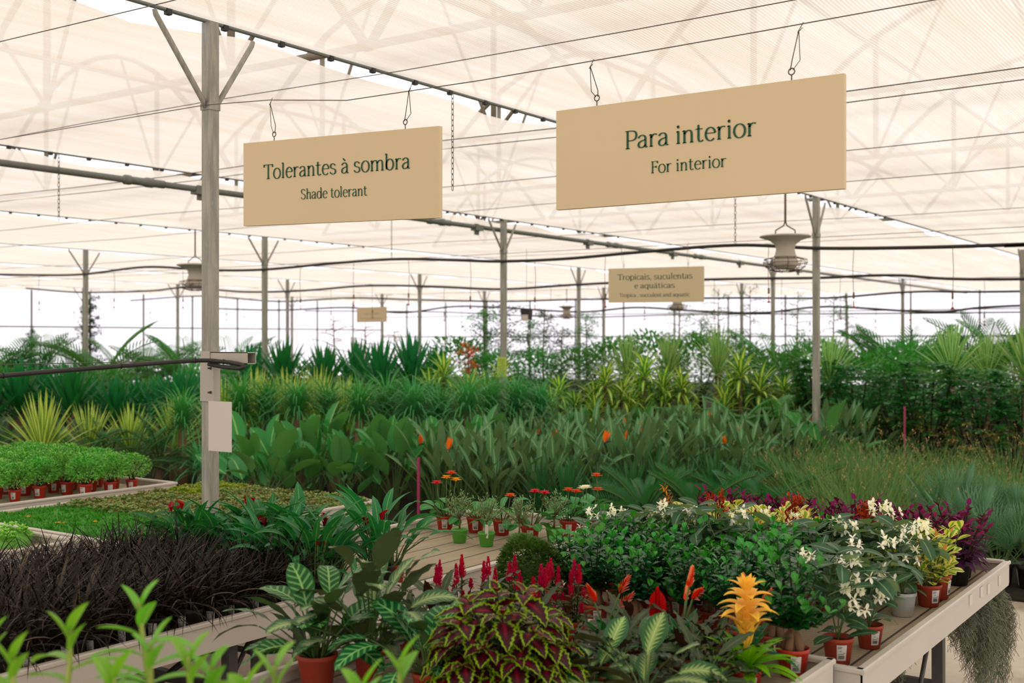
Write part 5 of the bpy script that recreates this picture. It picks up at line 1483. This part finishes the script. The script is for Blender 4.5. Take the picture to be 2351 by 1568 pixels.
row(S((98, 14.0, 1.12), (205, 15), (300, 15.1), (402, 15.6), (515, 16.4, 1.2), (588, 17, 1.3), (660, 17, 1.3), (728, 17.4, 1.35), (792, 17, 1.3)), K_YUCY, 'yellow_yucca', 'plant', 'yellow-green spiky yucca', 'in the pale yucca row', 'yellow-green yuccas', 1.15, .05)
row(S((420, 14.9), (552, 16.0), (612, 16.3), (682, 15.8), (752, 16.1), (826, 15.7), (888, 16.4), (950, 15.9), (1010, 16.5), (1072, 15.9), (1125, 16.6), (1185, 16.8), (1240, 17)), K_PONY, 'ponytail_palm', 'plant', 'fountain leaved ponytail palm', 'across the middle bed', 'ponytail palms', 1.12, .06)
row(S((462, 14.3), (520, 14.0), (580, 13.7), (622, 14.4), (690, 14.5), (770, 14.6)), K_PONYLOW, 'ponytail_palm', 'plant', 'low arching ponytail palm', 'behind the sedum', 'low ponytail palms', 1.0)
row(S((-20, 15), (30, 15.4), (150, 14.9), (195, 14.4), (250, 14.8), (312, 14.3), (365, 14.7)), K_FEATH, 'feathery_palm', 'plant', 'fine feathery dark green palm', 'behind the bright shrubs', 'feathery palms', 1.15)
row(S((605, 12.9), (655, 13.2), (722, 13.3), (790, 12.9), (862, 13.5), (905, 13.0), (965, 13.6), (1005, 14.4), (1095, 14.6), (1312, 16.4), (1462, 16.5), (1890, 15.0)), K_NICO, 'giant_strelitzia', 'plant', 'plant with broad paddle leaves', 'among the crane flowers', 'broad paddle leaved plants', .76)
pts = [(px, 12.5) for px in range(1000, 1260, 75)] + [(px, 13.2) for px in range(1015, 1480, 66)] + [(px, 14.0) for px in range(1040, 1760, 62)] + [(px, 14.8) for px in range(1060, 1860, 62)] + [(px, 15.7) for px in range(1080, 2010, 64)] + [(px, 16.6) for px in range(1190, 2000, 76)]
for i, (px, d) in enumerate(pts):
    x, y = spot(px+R.uniform(-18, 18), d+R.uniform(-.25, .25)); fl = i % 3 == 1
    put(R.choice(K_STREF if fl else K_STRE), 'crane_flower', 'grey-green crane flower plant with orange bloom in the big bed' if fl else 'grey-green crane flower plant without bloom in the big bed', 'plant', (x, y, 0), R.uniform(-.5, .5) if fl else R.uniform(0, 6.28), R.uniform(.82, 1.0), 'blooming crane flowers' if fl else 'crane flower plants without bloom')
row(S((1300, 12.2), (1380, 12.3), (1450, 12.6), (1520, 12.9), (1580, 12.7), (1640, 13.1), (1700, 12.9), (1762, 13.4), (1820, 13.6), (1420, 13.3), (1500, 13.5), (1240, 12.4), (1880, 14.0), (1950, 14.0), (2020, 14.2)), K_CLIV, 'strap_leaf_plant', 'plant', 'dark green strap leaved plant', 'below the crane flowers', 'strap leaved plants', 1.1)
row(S((1480, 11.7), (1600, 11.4), (1690, 11.9), (1750, 11.6), (1830, 12.3)), K_CYC, 'cycad', 'plant', 'low dark green cycad', 'behind the orchids', 'cycads', 1.15)
for i in range(7):
    for j in range(8):
        x, y = 9.9+.58*i+R.uniform(-.15, .15), 1.1+.52*j+R.uniform(-.15, .15)
        px = bearing(x, y)
        if not (1760+(13.5-x)*30 < px < 2420) or (x < 10.6 and px > 2140): continue
        put(R.choice(K_REED), 'reed_clump', 'clump of thin green reeds with tan seed heads', 'grass plant', (x, y, .0), R.uniform(0, 6), R.uniform(.85, 1.1), 'reed clumps behind the purple plants')
row(S((2190, 10.3), (2232, 9.5), (2300, 9.0), (2362, 8.9), (2345, 10.2), (2272, 10.5)), K_FAN, 'blue_fan_palm', 'potted palm', 'blue-green fan palm in black pot', 'beyond the moss', 'blue fan palms', 1.12)
row(S((2130, 15.6), (2240, 15.1), (2345, 15.3), (2062, 16.4), (1965, 17.4), (1880, 18.6), (1722, 19.2)), K_SCH, 'umbrella_plant', 'plant', 'green and yellow umbrella plant', 'behind the reeds', 'umbrella plants', .98)
row(S((1440, 21), (1535, 21.2), (1648, 21.6), (1905, 18.6), (2185, 18.2), (2268, 18.8), (2355, 17.6)), K_YUCS, 'striped_yucca', 'plant', 'grey-striped spiky yucca on trunk', 'above the leafy bed', 'grey-striped yuccas', 1.15, .06)
row(S((1020, 19.6), (1082, 18.6), (1150, 18.9), (1285, 18.6), (1390, 18.3), (1480, 19), (1565, 18.8), (1700, 18.5), (1800, 18.8)), K_DRAC, 'dracaena', 'plant', 'yellow-striped dracaena', 'behind the crane flowers', 'yellow-striped dracaenas', 1.08)
row(S((1560, 17.4), (1625, 17.5), (1700, 17.4), (1780, 17.2), (1860, 17.3), (1960, 16.9), (2045, 17.4), (2110, 17)), K_KENT, 'bamboo_palm', 'palm', 'soft arching green palm', 'around the slim post', 'soft arching palms', 1.1)
row(S((-30, 23), (20, 23.5), (90, 24), (165, 25), (235, 23), (282, 27), (330, 25), (385, 26), (430, 24), (525, 25), (590, 27)), K_PALM, 'feather_palm', 'palm', 'bright green feather palm', 'before the bright film wall', 'bright feather palms', 1.42)
row(S((1785, 24), (2010, 24), (2080, 22), (2140, 23.2), (2205, 25), (2260, 22.3), (2330, 21)), K_PALMD + K_PALM[:1], 'arching_palm', 'palm', 'large dark arching palm', 'behind the umbrella plants', 'large arching palms', 1.5)
row(S((1110, 27), (1160, 26), (1212, 27.2), (1250, 29), (1290, 27), (1345, 29.4), (1610, 30), (1690, 29)), K_TREE, 'young_tree', 'tree', 'loose bushy young tree', 'under the lantern pipes', 'bushy young trees', 1.0)
row(S((1560, 33), (1650, 28), (1722, 30), (1832, 28), (1915, 27), (1945, 31)), K_THIN, 'thin_tree', 'tree', 'tall airy thin leaved tree', 'near the far end wall', 'airy thin trees', 1.05)
at_con = spot(205, 29.5); put(K_CON, 'conifer', 'narrow dark conifer behind the far post', 'tree', (*at_con, 0), 0, 1.02)
at_con = spot(72, 31); put(K_CON, 'conifer', 'smaller narrow dark conifer near the edge of the palms', 'tree', (*at_con, 0), 1, .74)
row(S((1790, 20.5), (1890, 20.2), (1985, 19.5), (2080, 19.2), (2170, 20), (2250, 19.5), (2345, 19)), K_BUSH, 'green_bush', 'shrub', 'big leafy bush', 'behind the umbrella plants', 'leafy bushes behind the umbrella plants', 1.12)
row(S((1050, 25), (1132, 24.5), (1240, 25.5), (1330, 24.8), (1405, 25.5), (1500, 25), (1600, 25.6), (1720, 24.6), (1850, 23), (1990, 21.5), (2090, 20)), K_BUSH, 'green_bush', 'shrub', 'dense mid green bush', 'under the young trees', 'dense green bushes', 1.22)
row(S((0, 21), (70, 21.5), (150, 21.8), (250, 21), (350, 21.6), (450, 21.5), (540, 22.5), (700, 23), (900, 23.5), (980, 24)), K_BUSH, 'green_bush', 'shrub', 'rounded leafy bush', 'behind the yuccas', 'leafy bushes behind the yuccas', .85)
at_o = spot(1075, 23.5); put(K_ORNG, 'orange_bush', 'bush with salmon orange leaves beside the last yucca', 'shrub', (*at_o, 0))
row(S((765, 24), (838, 25), (905, 26)), [K_PLUME], 'plume_bush', 'shrub', 'airy pinkish plumed shrub', 'behind the tall yuccas', 'pinkish plumed shrubs', 1.0)
for px, d, z0, z1, lab in ((961, 12.3, .45, .66, 'pink plastic stake standing in the dark stems behind the olives'), (2077, 15.0, .75, 1.05, 'pink plastic stake among the umbrella plants')):
    x, y = spot(px, d); g = MB(); g.box(-.011, .011, -.011, .011, 0, z1); tag(obj('plant_stake', g.mesh('plant_stake', MAT['paint'], False), None, (x, y, .02)), lab, 'stake')

# nudge pots that would stand inside one another a few centimetres apart
pots = []
for o in list(COL.objects):
    if o.type == 'MESH' and o.parent is not None and o.name.split('.')[0] == 'pot':
        pots.append((o.parent, max(v[0] for v in o.bound_box)*o.parent.scale[0]))
for _ in range(12):
    for i in range(len(pots)):
        a, ra = pots[i]
        for b, rb in pots[i+1:]:
            if abs(a.location.z-b.location.z) > .1: continue
            dx, dy = b.location.x-a.location.x, b.location.y-a.location.y; d = hypot(dx, dy) or .001; m = ra+rb+.004
            if d < m:
                k = (m-d)/d*.5
                a.location.x -= dx*k; a.location.y -= dy*k; b.location.x += dx*k; b.location.y += dy*k
for o, r in pots:                     # keep them inside the bench rails
    for x0, x1, y0, y1 in ((.3, 4.08, 1.41, 2.98), (4.12, 6.6, 1.32, 2.98), (4.28, 6.55, 3.56, 4.83), (.4, 4.24, 3.8, 5.06), (1.5, 6.28, 7.74, 9.6)):
        if o.location.z > .5 and x0-.1 < o.location.x < x1+.1 and y0-.1 < o.location.y < y1+.1:
            o.location.x = min(max(o.location.x, x0+r+.03), x1-r-.03) if x0+r < o.location.x+.2 else o.location.x
            o.location.y = min(max(o.location.y, y0+r+.03), y1-r-.03)
            break
